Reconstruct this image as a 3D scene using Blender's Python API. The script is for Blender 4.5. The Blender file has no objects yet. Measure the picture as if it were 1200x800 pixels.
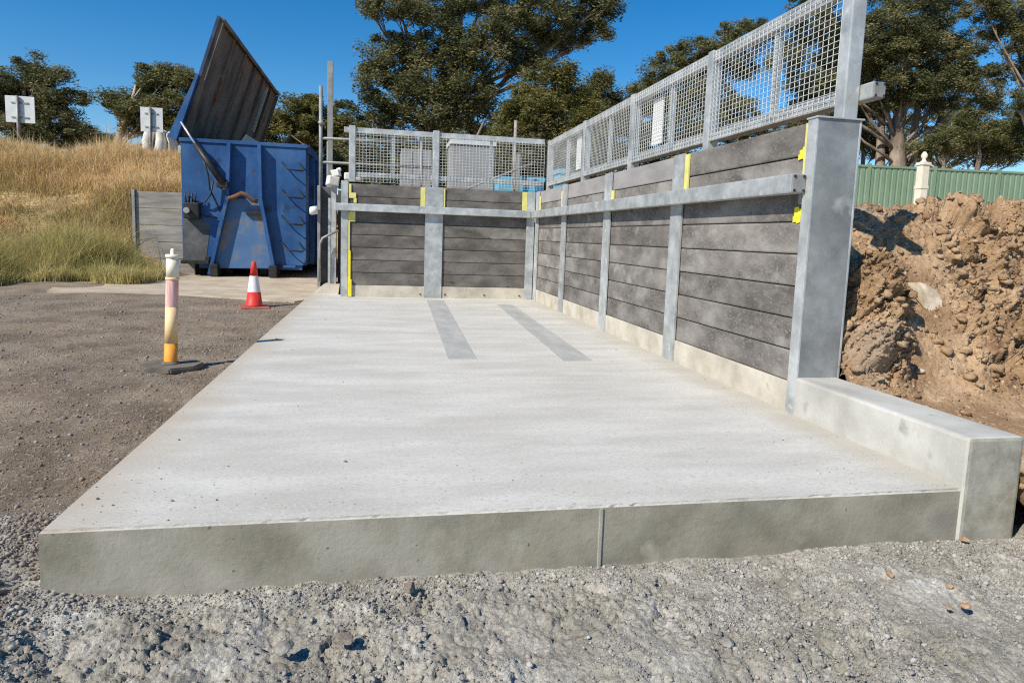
import bpy, bmesh, math, random
import numpy as np
from mathutils import Vector, Matrix
random.seed(7); rng = np.random.default_rng(11)
scene = bpy.context.scene
COL = scene.collection

# ------------------------------------------------------------------ camera
H = 1.125
F, YAW, PIT, ROLL, CY = 783.59, 0.1967, 0.1125, 0.0346, 366.67
FW = np.array([math.sin(YAW)*math.cos(PIT), math.cos(YAW)*math.cos(PIT), -math.sin(PIT)])
_r = np.array([math.cos(YAW), -math.sin(YAW), 0.0]); _u = np.cross(_r, FW)
RT = math.cos(ROLL)*_r + math.sin(ROLL)*_u
UP = -math.sin(ROLL)*_r + math.cos(ROLL)*_u
EYE = np.array([0, 0, H])
def P(px, py, axis, val):
    """world point seen at photo pixel (px,py) on the plane axis=val"""
    d = FW + RT*(px-600)/F + UP*(CY-py)/F
    t = (val-EYE[axis])/d[axis]
    return Vector(EYE + t*d)
cam = bpy.data.cameras.new("camera"); co = bpy.data.objects.new("camera", cam); COL.objects.link(co)
m = Matrix.Identity(4)
for i in range(3):
    m[i][0] = RT[i]; m[i][1] = UP[i]; m[i][2] = -FW[i]; m[i][3] = EYE[i]
co.matrix_world = m
cam.sensor_width = 36; cam.lens = F/1200*36; cam.shift_y = (CY-400)/1200
cam.clip_start = 0.05; cam.clip_end = 3000
scene.camera = co

# ------------------------------------------------------------------ light
EL, AZ = math.radians(41), math.radians(57)     # azimuth from +y towards +x that the light travels
world = bpy.data.worlds.new("World"); scene.world = world; world.use_nodes = True
nt = world.node_tree; nt.nodes.clear()
sky = nt.nodes.new("ShaderNodeTexSky"); sky.sky_type = 'NISHITA'; sky.sun_disc = False
sun_vec = Vector((-math.sin(AZ)*math.cos(EL), -math.cos(AZ)*math.cos(EL), math.sin(EL)))
sky.sun_elevation = EL; sky.sun_rotation = math.atan2(sun_vec.x, sun_vec.y)
sky.altitude = 600; sky.air_density = 1.0; sky.dust_density = 0.1; sky.ozone_density = 3.0
bg = nt.nodes.new("ShaderNodeBackground"); bg.inputs[1].default_value = 0.085
ow = nt.nodes.new("ShaderNodeOutputWorld")
hsv = nt.nodes.new("ShaderNodeHueSaturation"); hsv.inputs['Saturation'].default_value = 1.42; hsv.inputs['Value'].default_value = 1.3
nt.links.new(sky.outputs[0], hsv.inputs['Color']); nt.links.new(hsv.outputs[0], bg.inputs[0]); nt.links.new(bg.outputs[0], ow.inputs[0])
sl = bpy.data.lights.new("sun", 'SUN'); sl.energy = 5.0; sl.angle = math.radians(0.5); sl.color = (1, .925, .79)
so = bpy.data.objects.new("sun", sl); COL.objects.link(so)
so.rotation_euler = sun_vec.to_track_quat('Z', 'Y').to_euler()
so.location = (-20, -10, 30)
scene.cycles.use_denoising = False; scene.cycles.filter_width = 1.2
scene.view_settings.view_transform = 'Standard'; scene.view_settings.look = 'None'
scene.view_settings.exposure = 0.25; scene.view_settings.gamma = 1

# ------------------------------------------------------------------ materials
def mat(name, cols, scale=4, rough=.8, metal=0, bump=0, bscale=60, stretch=(1,1,1), detail=6, pos=None,
        speck=None, rand=0, coords='Object', spec=.35, trans=0, distort=0, bdist=.01):
    """colour ramp over noise; optional speck=(colour, scale, threshold); per-object value shift rand"""
    M = bpy.data.materials.new(name); M.use_nodes = True
    n = M.node_tree.nodes; L = M.node_tree.links
    b = n["Principled BSDF"]
    tc = n.new("ShaderNodeTexCoord"); mp = n.new("ShaderNodeMapping"); mp.inputs['Scale'].default_value = stretch
    oi = n.new("ShaderNodeObjectInfo")
    L.new(tc.outputs[coords], mp.inputs[0])
    if rand:
        cm = n.new("ShaderNodeVectorMath"); cm.operation = 'SCALE'; cm.inputs[0].default_value = (37, 17, 53)
        L.new(oi.outputs['Random'], cm.inputs['Scale']); L.new(cm.outputs[0], mp.inputs['Location'])
    nz = n.new("ShaderNodeTexNoise"); nz.inputs['Scale'].default_value = scale; nz.inputs['Detail'].default_value = detail
    nz.inputs['Roughness'].default_value = .62; nz.inputs['Distortion'].default_value = distort
    L.new(mp.outputs[0], nz.inputs['Vector'])
    r = n.new("ShaderNodeValToRGB"); e = r.color_ramp.elements
    k = len(cols); ps = pos or [.36+.28*i/max(1, k-1) for i in range(k)]
    while len(e) < k: e.new(.5)
    for i in range(k): e[i].position = ps[i]; e[i].color = (*cols[i], 1)
    L.new(nz.outputs['Fac'], r.inputs[0]); c = r.outputs[0]
    if speck:
        for (sc, ss, th, w) in speck:
            s = n.new("ShaderNodeTexNoise"); s.inputs['Scale'].default_value = ss; s.inputs['Detail'].default_value = 4
            L.new(mp.outputs[0], s.inputs['Vector'])
            q = n.new("ShaderNodeMapRange"); q.inputs[1].default_value = th; q.inputs[2].default_value = th+w
            L.new(s.outputs['Fac'], q.inputs[0])
            mx = n.new("ShaderNodeMix"); mx.data_type = 'RGBA'
            L.new(q.outputs[0], mx.inputs[0]); L.new(c, mx.inputs[6]); mx.inputs[7].default_value = (*sc, 1); c = mx.outputs[2]
    if rand:
        hs = n.new("ShaderNodeHueSaturation"); mr = n.new("ShaderNodeMapRange")
        mr.inputs[3].default_value = 1-rand; mr.inputs[4].default_value = 1+rand
        L.new(oi.outputs['Random'], mr.inputs[0]); L.new(mr.outputs[0], hs.inputs['Value']); L.new(c, hs.inputs['Color']); c = hs.outputs[0]
    L.new(c, b.inputs['Base Color'])
    b.inputs['Roughness'].default_value = rough; b.inputs['Metallic'].default_value = metal
    b.inputs['Specular IOR Level'].default_value = spec
    if bump:
        bn = n.new("ShaderNodeTexNoise"); bn.inputs['Scale'].default_value = bscale; bn.inputs['Detail'].default_value = 6
        bn.inputs['Roughness'].default_value = .7
        L.new(mp.outputs[0], bn.inputs['Vector'])
        bp = n.new("ShaderNodeBump"); bp.inputs['Strength'].default_value = bump; bp.inputs['Distance'].default_value = bdist
        L.new(bn.outputs['Fac'], bp.inputs['Height']); L.new(bp.outputs[0], b.inputs['Normal'])
    return M

def leaf_mat(name, c0, c1, c2, tr=.33):
    """colour from the per-face tint attribute"""
    M = bpy.data.materials.new(name); M.use_nodes = True
    n = M.node_tree.nodes; L = M.node_tree.links; b = n["Principled BSDF"]
    a = n.new("ShaderNodeAttribute"); a.attribute_name = "tint"
    r = n.new("ShaderNodeValToRGB"); e = r.color_ramp.elements; e.new(.5)
    for i, (p, c) in enumerate(((0, c0), (.5, c1), (1, c2))): e[i].position = p; e[i].color = (*c, 1)
    L.new(a.outputs['Fac'], r.inputs[0]); L.new(r.outputs[0], b.inputs['Base Color'])
    b.inputs['Roughness'].default_value = .55; b.inputs['Specular IOR Level'].default_value = .3
    t = n.new("ShaderNodeBsdfTranslucent"); L.new(r.outputs[0], t.inputs[0])
    mx = n.new("ShaderNodeMixShader"); mx.inputs[0].default_value = tr
    out = [x for x in n if x.type == 'OUTPUT_MATERIAL'][0]
    L.new(b.outputs[0], mx.inputs[1]); L.new(t.outputs[0], mx.inputs[2]); L.new(mx.outputs[0], out.inputs[0])
    return M

M = {}
M['slab'] = mat('slab_concrete', [(.455,.44,.40), (.53,.515,.475), (.60,.585,.545)], 1.8, .9, bump=.55, bscale=80, stretch=(.55,1.7,1), detail=14,
                speck=[((.475,.455,.41), 1.2, .54, .2), ((.44,.42,.38), 55, .53, .14), ((.62,.605,.57), 90, .56, .12), ((.27,.25,.22), 19, .73, .02)], bdist=.004)
M['face'] = mat('dark_form_concrete', [(.205,.19,.15), (.285,.265,.215), (.36,.338,.285)], 2.6, .85, bump=.5, bscale=40, detail=14,
                speck=[((.33,.28,.20), 1.9, .58, .2), ((.17,.16,.14), 1.3, .6, .12), ((.13,.12,.10), 34, .70, .03), ((.39,.365,.31), 4, .60, .14)], bdist=.006)  # slab's front face, a darker concrete tone than its top
M['kerb'] = mat('kerb_concrete', [(.36,.35,.32), (.45,.44,.405), (.53,.52,.485)], 2.5, .88, bump=.3, bscale=50, detail=9,
                speck=[((.27,.255,.22), 4, .66, .1)], bdist=.006)
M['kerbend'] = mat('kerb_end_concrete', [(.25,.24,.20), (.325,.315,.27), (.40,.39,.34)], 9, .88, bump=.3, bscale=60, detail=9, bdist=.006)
M['footing'] = mat('footing_concrete', [(.38,.35,.285), (.48,.44,.37), (.56,.52,.445)], 3, .9, bump=.3, bscale=40, detail=8,
                   speck=[((.28,.24,.18), 6, .68, .08)], bdist=.006)
M['sleeper'] = mat('grey_sleeper', [(.105,.094,.085), (.175,.16,.147), (.27,.252,.235)], 3.4, .82, bump=.8, bscale=30, stretch=(.6,.6,1.1), detail=14, rand=.16,
                   speck=[((.34,.325,.31), 4.2, .62, .14), ((.09,.08,.072), 6, .63, .10), ((.24,.225,.21), 60, .55, .15)], bdist=.008)
M['sleeper_dark'] = mat('dark_grey_sleeper', [(.078,.070,.064), (.12,.11,.10), (.185,.17,.157)], 3.4, .82, bump=.8, bscale=30, stretch=(.6,.6,1.1), detail=14, rand=.18,
                   speck=[((.25,.24,.23), 2.2, .66, .14), ((.055,.05,.047), 5, .64, .1)], bdist=.008)
M['sleeper_pale'] = mat('pale_grey_sleeper', [(.25,.235,.235), (.30,.285,.285), (.34,.33,.325)], 3, .85, bump=.3, bscale=30, stretch=(.5,.5,1.5), detail=8, rand=.08, bdist=.006)
M['galv'] = mat('galvanised_steel', [(.33,.35,.355), (.43,.45,.455), (.55,.57,.575)], 5, .52, metal=.35, bump=.08, bscale=20, detail=9, spec=.5, rand=.08,
                speck=[((.62,.63,.63), 9, .64, .1), ((.27,.29,.30), 3, .60, .14)])
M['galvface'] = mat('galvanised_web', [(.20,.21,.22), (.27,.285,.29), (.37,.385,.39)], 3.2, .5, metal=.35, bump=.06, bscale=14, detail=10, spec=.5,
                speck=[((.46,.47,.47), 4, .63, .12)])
M['galvdull'] = mat('dull_galvanised_steel', [(.20,.205,.20), (.27,.275,.27), (.34,.345,.34)], 4, .6, metal=.3, bump=.05, bscale=20, detail=8)
M['plate'] = mat('worn_steel_plate', [(.33,.335,.325), (.385,.385,.37), (.44,.44,.42)], 5, .85, metal=.0, stretch=(1,.4,1), detail=9, speck=[((.46,.46,.44), 6, .6, .15)], bump=.06, bscale=40)
M['wire'] = mat('galvanised_wire', [(.62,.63,.62), (.74,.75,.74)], 8, .5, metal=.2)
M['yellow'] = mat('yellow_packer', [(.72,.60,.03), (.85,.74,.05)], 8, .5, bump=.05)
M['paleyellow'] = mat('faded_yellow_packer', [(.60,.55,.16), (.72,.66,.25)], 8, .6)
M['dirt'] = mat('grey_brown_dirt', [(.150,.112,.076), (.222,.172,.122), (.30,.24,.175)], 1.6, .95, bump=.8, bscale=55, detail=12,
                speck=[((.34,.295,.24), 26, .60, .08), ((.085,.07,.06), 30, .62, .05), ((.25,.21,.165), 1.1, .55, .15)], coords='Object', bdist=.02)
M['soil'] = mat('orange_brown_soil', [(.275,.17,.095), (.40,.265,.155), (.53,.375,.24)], 2.6, .95, bump=.9, bscale=34, detail=12,
                speck=[((.27,.165,.10), 5, .58, .12), ((.60,.44,.29), 24, .61, .08), ((.36,.27,.19), 1.3, .56, .1)], bdist=.03)
M['stone'] = mat('grey_stone', [(.16,.145,.13), (.25,.232,.21), (.36,.34,.315)], 9, .9, bump=.4, bscale=60, detail=8, bdist=.008)
M['stonep'] = mat('purple_grey_stone', [(.15,.118,.095), (.225,.185,.152), (.33,.28,.24)], 11, .9, bump=.4, bscale=60, detail=8, bdist=.008)
M['stoneg'] = mat('pale_grey_crushed_rock', [(.24,.23,.205), (.34,.325,.295), (.45,.435,.40)], 11, .9, bump=.4, bscale=60, detail=8, bdist=.008)
M['stoneo'] = mat('orange_stone', [(.27,.155,.085), (.38,.24,.14), (.46,.33,.22)], 11, .9, bump=.4, bscale=60, detail=8, bdist=.008)
M['palerock'] = mat('pale_rock', [(.36,.27,.17), (.50,.42,.31), (.58,.51,.42)], 6, .9, bump=.4, bscale=30, detail=8, bdist=.01)
M['blue'] = mat('worn_blue_paint', [(.016,.058,.17), (.026,.088,.235), (.045,.122,.29)], 1.2, .5, bump=.05, bscale=20, detail=10, stretch=(1,1,.7),
                speck=[((.09,.11,.15), 3.5, .62, .1), ((.02,.035,.075), 2.2, .60, .1), ((.10,.05,.025), 7, .69, .03)], spec=.2)
M['bluerust'] = mat('rusty_blue_paint', [(.05,.125,.27), (.07,.15,.30), (.17,.17,.18), (.15,.08,.04)], 1.7, .65, bump=.1, bscale=20, detail=10, pos=[.35,.52,.6,.68])
M['bluedark'] = mat('dark_worn_blue_paint', [(.012,.02,.045), (.018,.036,.085), (.03,.07,.16)], 2, .6, detail=10)
M['rust'] = mat('rusty_lid_underside', [(.045,.034,.03), (.145,.122,.108), (.22,.175,.15), (.19,.05,.018)], 1.5, .8, bump=.15, bscale=12, detail=10, stretch=(1,.9,.35), pos=[.3,.48,.58,.66])
M['rustbar'] = mat('rusty_bar', [(.10,.05,.028), (.19,.10,.06)], 6, .8, bump=.1)
M['black'] = mat('black_paint', [(.012,.012,.013), (.03,.03,.03)], 6, .5)
M['darkgrey'] = mat('dark_grey_panel', [(.055,.06,.065), (.085,.09,.095), (.12,.125,.13)], 3, .7, detail=8)  # plain dark grey, for the bin's front patch and the column's plates
M['chrome'] = mat('bright_steel', [(.6,.6,.6), (.7,.7,.7)], 6, .3, metal=.7)
M['white'] = mat('white_paint', [(.70,.70,.68), (.80,.80,.78)], 5, .5)
M['signback'] = mat('sign_back_aluminium', [(.55,.57,.58), (.68,.70,.70)], 3, .5, metal=.2)
M['cream'] = mat('cream_paint', [(.68,.62,.50), (.78,.73,.62)], 5, .5)
M['green'] = mat('green_fence_steel', [(.17,.25,.17), (.19,.275,.19), (.21,.295,.21)], .8, .45, spec=.4)
M['orange'] = mat('bollard_orange', [(.80,.30,.03), (.84,.36,.06)], 5, .55)
M['paleorange'] = mat('faded_bollard_orange', [(.82,.55,.27), (.85,.62,.36)], 5, .55)
M['offwhite'] = mat('off_white_plastic', [(.74,.66,.52), (.80,.74,.63)], 5, .55)
M['pink'] = mat('faded_reflective_band', [(.62,.27,.25), (.74,.42,.40), (.80,.56,.52)], 6, .5, stretch=(6,6,.5))
M['red'] = mat('cone_red', [(.55,.03,.025), (.68,.05,.035)], 6, .5)
M['band'] = mat('cone_white_band', [(.72,.71,.73), (.82,.81,.82)], 6, .45)
M['rubber'] = mat('dusty_rubber', [(.10,.09,.075), (.18,.16,.13)], 8, .85)
M['conebase'] = mat('cone_base_red', [(.28,.10,.08), (.40,.15,.11)], 8, .7)
M['cardboard'] = mat('cardboard', [(.38,.25,.14), (.48,.34,.20)], 4, .8)
M['bag'] = mat('white_bag', [(.60,.59,.56), (.72,.71,.68)], 2, .8, bump=.2, bscale=6)
M['bluedrum'] = mat('light_blue_plastic', [(.10,.36,.55), (.14,.44,.62)], 3, .5)
M['greybox'] = mat('pale_grey_panel', [(.24,.245,.25), (.30,.305,.31)], 2, .6)
M['gravwhite'] = mat('pale_plaster_lump', [(.62,.60,.56), (.74,.72,.68)], 9, .9, bump=.5, bscale=18)
M['timber'] = mat('weathered_grey_timber', [(.20,.185,.165), (.29,.27,.24), (.37,.35,.31)], 2.5, .85, stretch=(.4,1,3), bump=.3, bscale=20, detail=8)
M['apron'] = mat('old_sandy_concrete', [(.36,.30,.22), (.45,.38,.285), (.52,.45,.35)], 1.6, .92, bump=.3, bscale=30, detail=10, speck=[((.27,.22,.16), 3, .62, .15)], bdist=.006)
M['bark'] = mat('gum_bark', [(.11,.08,.06), (.20,.155,.12), (.36,.30,.245)], 1.6, .9, stretch=(1,1,.35), bump=.5, bscale=8, detail=8, bdist=.05)
M['barkpale'] = mat('pale_gum_bark', [(.22,.165,.12), (.36,.285,.22), (.48,.40,.32)], 1.5, .9, stretch=(1,1,.35), bump=.4, bscale=8, detail=8, bdist=.05)
M['leafA'] = leaf_mat('gum_leaf_olive', (.076,.082,.028), (.155,.155,.058), (.27,.255,.12))
M['leafB'] = leaf_mat('gum_leaf_dark', (.070,.077,.030), (.142,.143,.058), (.265,.25,.125))
M['leafC'] = leaf_mat('leaf_yellow_green', (.09,.088,.022), (.17,.158,.046), (.27,.235,.08))
M['grass'] = leaf_mat('dry_grass', (.27,.23,.08), (.60,.43,.20), (.80,.62,.36), .4)
M['grassg'] = leaf_mat('green_grass', (.29,.27,.085), (.46,.41,.155), (.68,.58,.29), .4)

# ------------------------------------------------------------------ helpers
def tag(o, label=None, cat=None, group=None, kind=None):
    if label: o['label'] = label
    if cat: o['category'] = cat
    if group: o['group'] = group
    if kind: o['kind'] = kind
    return o
def empty(name, loc, label, cat, group=None, rz=0):
    o = bpy.data.objects.new(name, None); COL.objects.link(o); o.location = loc; o.rotation_euler.z = rz
    o.empty_display_size = .1
    return tag(o, label, cat, group)
def link_mesh(name, me, mats, parent=None, loc=None):
    for k in (mats if isinstance(mats, (list, tuple)) else [mats]): me.materials.append(M[k])
    o = bpy.data.objects.new(name, me); COL.objects.link(o)
    if parent: o.parent = parent
    if loc is not None: o.location = loc
    return o
class MB:
    """collects shapes in world (or local) coordinates, built as one mesh; origin subtracted on build"""
    def __init__(s): s.b = bmesh.new()
    def box(s, x0, x1, y0, y1, z0, z1, bev=0, mi=0, rot=None):
        t = bmesh.new()
        bmesh.ops.create_cube(t, size=1)
        for v in t.verts: v.co = Vector(((x0+x1)/2+v.co.x*(x1-x0), (y0+y1)/2+v.co.y*(y1-y0), (z0+z1)/2+v.co.z*(z1-z0)))
        if bev: bmesh.ops.bevel(t, geom=t.edges[:], offset=bev, segments=2, affect='EDGES', profile=.6)
        if rot is not None: bmesh.ops.transform(t, matrix=rot, verts=t.verts[:])
        for f in t.faces: f.material_index = mi
        s.merge(t); return s
    def merge(s, t):
        me = bpy.data.meshes.new('tmp'); t.to_mesh(me); t.free(); s.b.from_mesh(me); bpy.data.meshes.remove(me)
    def prism(s, pts, axis, a, b, mi=0, bev=0):
        """polygon pts (2D in the two other axes, in order) extruded along axis from a to b"""
        t = bmesh.new(); lo = []; hi = []
        for p in pts:
            for arr, q in ((lo, a), (hi, b)):
                c = [p[0], p[1]]; c.insert(axis, q); arr.append(t.verts.new(c))
        t.faces.new(lo); t.faces.new(hi[::-1]); n = len(pts)
        for i in range(n): t.faces.new((lo[i], lo[(i+1) % n], hi[(i+1) % n], hi[i]))
        bmesh.ops.recalc_face_normals(t, faces=t.faces[:])
        if bev: bmesh.ops.bevel(t, geom=t.edges[:], offset=bev, segments=2, affect='EDGES')
        for f in t.faces: f.material_index = mi
        s.merge(t); return s
    def quadslab(s, pts, thick, mi=0):
        """four 3D points extruded along their normal"""
        p = [Vector(q) for q in pts]; nrm = (p[1]-p[0]).cross(p[3]-p[0]).normalized()*thick
        t = bmesh.new(); a = [t.verts.new(q) for q in p]; b = [t.verts.new(q+nrm) for q in p]
        t.faces.new(a); t.faces.new(b[::-1])
        for i in range(len(p)): t.faces.new((a[i], a[(i+1) % len(p)], b[(i+1) % len(p)], b[i]))
        bmesh.ops.recalc_face_normals(t, faces=t.faces[:])
        for f in t.faces: f.material_index = mi
        s.merge(t); return s
    def tube(s, pts, r, n=8, mi=0, caps=True):
        pts = [Vector(p) for p in pts]; rs = r if isinstance(r, (list, tuple)) else [r]*len(pts)
        rings = []; b = s.b; prev = None
        for i, p in enumerate(pts):
            d = (pts[min(i+1, len(pts)-1)]-pts[max(i-1, 0)]).normalized()
            if prev is None:
                a = d.orthogonal().normalized()
            else:
                a = (prev - d*prev.dot(d)); a = a.normalized() if a.length > 1e-6 else d.orthogonal().normalized()
            prev = a; c = d.cross(a)
            rings.append([b.verts.new(p+(a*math.cos(2*math.pi*k/n)+c*math.sin(2*math.pi*k/n))*rs[i]) for k in range(n)])
        for i in range(len(rings)-1):
            for k in range(n):
                f = b.faces.new((rings[i][k], rings[i][(k+1) % n], rings[i+1][(k+1) % n], rings[i+1][k])); f.smooth = n > 5; f.material_index = mi
        if caps:
            for rg in (rings[0][::-1], rings[-1]): f = b.faces.new(rg); f.material_index = mi
        return s
    def lathe(s, prof, c=(0, 0, 0), n=24, mi=0):
        """profile [(r,z)] turned about z"""
        b = s.b; rings = []
        for r, z in prof: rings.append([b.verts.new((c[0]+r*math.cos(2*math.pi*k/n), c[1]+r*math.sin(2*math.pi*k/n), c[2]+z)) for k in range(n)])
        for i in range(len(rings)-1):
            for k in range(n):
                f = b.faces.new((rings[i][k], rings[i][(k+1) % n], rings[i+1][(k+1) % n], rings[i+1][k])); f.smooth = True; f.material_index = mi
        for rg in (rings[0][::-1], rings[-1]): f = b.faces.new(rg); f.material_index = mi
        return s
    def build(s, name, mats, parent=None, origin=None, smooth=False):
        """vertices are in world space; parent is an unrotated empty"""
        off = Vector((0, 0, 0))
        if parent is not None:
            off = Vector(parent.location); q = parent.parent
            while q is not None: off = off+Vector(q.location); q = q.parent
        elif origin is not None: off = Vector(origin)
        for v in s.b.verts: v.co -= off
        me = bpy.data.meshes.new(name); s.b.to_mesh(me); s.b.free()
        if smooth:
            me.polygons.foreach_set('use_smooth', [True]*len(me.polygons))
        o = link_mesh(name, me, mats, parent)
        if parent is None and origin is not None: o.location = origin
        return o

def np_mesh(name, V, Fc, mats, parent=None, tint=None, smooth=False, mi=None, origin=None):
    V = np.asarray(V, np.float32); Fc = np.asarray(Fc, np.int32); k = Fc.shape[1]
    off = np.zeros(3)
    if parent is not None: off = np.array(parent.location)
    elif origin is not None: off = np.array(origin)
    V = V-off.astype(np.float32)
    me = bpy.data.meshes.new(name)
    me.vertices.add(len(V)); me.vertices.foreach_set('co', V.ravel())
    me.loops.add(Fc.size); me.loops.foreach_set('vertex_index', Fc.ravel())
    me.polygons.add(len(Fc)); me.polygons.foreach_set('loop_start', np.arange(0, Fc.size, k, dtype=np.int32))
    me.polygons.foreach_set('loop_total', np.full(len(Fc), k, np.int32))
    if smooth: me.polygons.foreach_set('use_smooth', np.ones(len(Fc), bool))
    if tint is not None:
        a = me.attributes.new('tint', 'FLOAT', 'FACE'); a.data.foreach_set('value', np.asarray(tint, np.float32))
    me.update(calc_edges=True); me.validate()
    o = link_mesh(name, me, mats, parent)
    if mi is not None: me.polygons.foreach_set('material_index', np.asarray(mi, np.int32))
    if parent is None and origin is not None: o.location = origin
    return o

# numpy noise
def _hash(ix, iy, s):
    h = (ix.astype(np.int64)*374761393 + iy.astype(np.int64)*668265263 + s*974711) & 0x7fffffff
    h = ((h ^ (h >> 13))*1274126177) & 0x7fffffff
    return ((h ^ (h >> 16)) & 0xffff)/65535.0
def vnoise(x, y, s=0):
    ix = np.floor(x); iy = np.floor(y); fx = x-ix; fy = y-iy
    fx = fx*fx*(3-2*fx); fy = fy*fy*(3-2*fy)
    a = _hash(ix, iy, s); b = _hash(ix+1, iy, s); c = _hash(ix, iy+1, s); d = _hash(ix+1, iy+1, s)
    return (a*(1-fx)+b*fx)*(1-fy)+(c*(1-fx)+d*fx)*fy - .5
def fbm(x, y, o=4, s=0, g=.5):
    r = 0; a = 1
    for i in range(o): r = r+a*vnoise(x*2**i+i*17.3, y*2**i+i*9.1, s+i); a *= g
    return r
def worley(x, y, s=0):
    ix = np.floor(x); iy = np.floor(y); best = np.full(np.shape(x), 9.0)
    for dx in (-1, 0, 1):
        for dy in (-1, 0, 1):
            cx = ix+dx; cy = iy+dy
            qx = cx+.1+.8*_hash(cx, cy, s); qy = cy+.1+.8*_hash(cx, cy, s+5)
            best = np.minimum(best, (x-qx)**2+(y-qy)**2)
    return np.sqrt(best)
def cells(x, y, s=0):
    """angular chunks: every cell gets its own height and tilt, with a groove along its border"""
    ix = np.floor(x); iy = np.floor(y); b1 = np.full(np.shape(x), 9.0); b2 = b1.copy(); val = np.zeros(np.shape(x))
    for dx in (-1, 0, 1):
        for dy in (-1, 0, 1):
            cx = ix+dx; cy = iy+dy
            qx = x-(cx+.08+.84*_hash(cx, cy, s)); qy = y-(cy+.08+.84*_hash(cx, cy, s+5))
            d = np.sqrt(qx*qx+qy*qy)
            v = _hash(cx, cy, s+9)-.5+(qx*(_hash(cx, cy, s+11)-.5)+qy*(_hash(cx, cy, s+13)-.5))*1.7
            near = d < b1
            b2 = np.where(near, b1, np.minimum(b2, d)); val = np.where(near, v, val); b1 = np.where(near, d, b1)
    return val - .55*np.clip(1-(b2-b1)/.16, 0, 1)
def sstep(a, b, x):
    t = np.clip((x-a)/(b-a), 0, 1); return t*t*(3-2*t)
def grid(xs, ys, hf):
    X, Y = np.meshgrid(xs, ys); Z = hf(X, Y)
    V = np.stack([X.ravel(), Y.ravel(), Z.ravel()], 1)
    nx, ny = len(xs), len(ys); i = np.arange(nx*ny).reshape(ny, nx)
    Fc = np.stack([i[:-1, :-1].ravel(), i[:-1, 1:].ravel(), i[1:, 1:].ravel(), i[1:, :-1].ravel()], 1)
    return V, Fc
def axis_pts(segs):
    out = []
    for a, b, d in segs: out.append(np.arange(a, b, d))
    return np.concatenate(out+[[segs[-1][1]]])

# scattered stones: low poly rock prototypes
def rock_protos(k=7, sub=1):
    res = []
    for i in range(k):
        t = bmesh.new(); bmesh.ops.create_icosphere(t, subdivisions=sub, radius=1)
        sc = Vector((random.uniform(.75, 1.25), random.uniform(.75, 1.15), random.uniform(.5, .85)))
        for v in t.verts:
            v.co *= random.uniform(.58, 1.25); v.co = Vector((v.co.x*sc.x, v.co.y*sc.y, v.co.z*sc.z))
        t.verts.index_update()
        res.append((np.array([v.co for v in t.verts]), np.array([[v.index for v in f.verts] for f in t.faces]))); t.free()
    return res
PROTO = rock_protos(8, 1); PROTO2 = rock_protos(8, 2)
def scatter(xyz, size, protos=PROTO, nm=1):
    Vs = []; Fs = []; mi = []; o = 0
    pick = rng.integers(0, len(protos), len(xyz)); mats_ = rng.integers(0, nm, len(xyz))
    for k, (pv, pf) in enumerate(protos):
        idx = np.where(pick == k)[0]
        if not len(idx): continue
        a = rng.uniform(0, 6.28, len(idx)); c, s = np.cos(a), np.sin(a)
        sz = size[idx][:, None]
        x = (pv[None, :, 0]*c[:, None]-pv[None, :, 1]*s[:, None])*sz; y = (pv[None, :, 0]*s[:, None]+pv[None, :, 1]*c[:, None])*sz
        z = pv[None, :, 2]*sz
        v = np.stack([x, y, z], 2)+xyz[idx][:, None, :]
        f = pf[None]+(np.arange(len(idx))*len(pv))[:, None, None]+o
        Vs.append(v.reshape(-1, 3)); Fs.append(f.reshape(-1, 3)); o += len(idx)*len(pv)
        mi.append(np.repeat(mats_[idx], len(pf)))
    return np.concatenate(Vs), np.concatenate(Fs), np.concatenate(mi)

# ------------------------------------------------------------------ key dimensions
XW = 2.75; YF = 2.62; YB = 11.94; XL = -1.215; YEND = 14.2
FT = .205; HW = 1.95; ROW = (HW-FT)/8
CURB = .255

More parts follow.
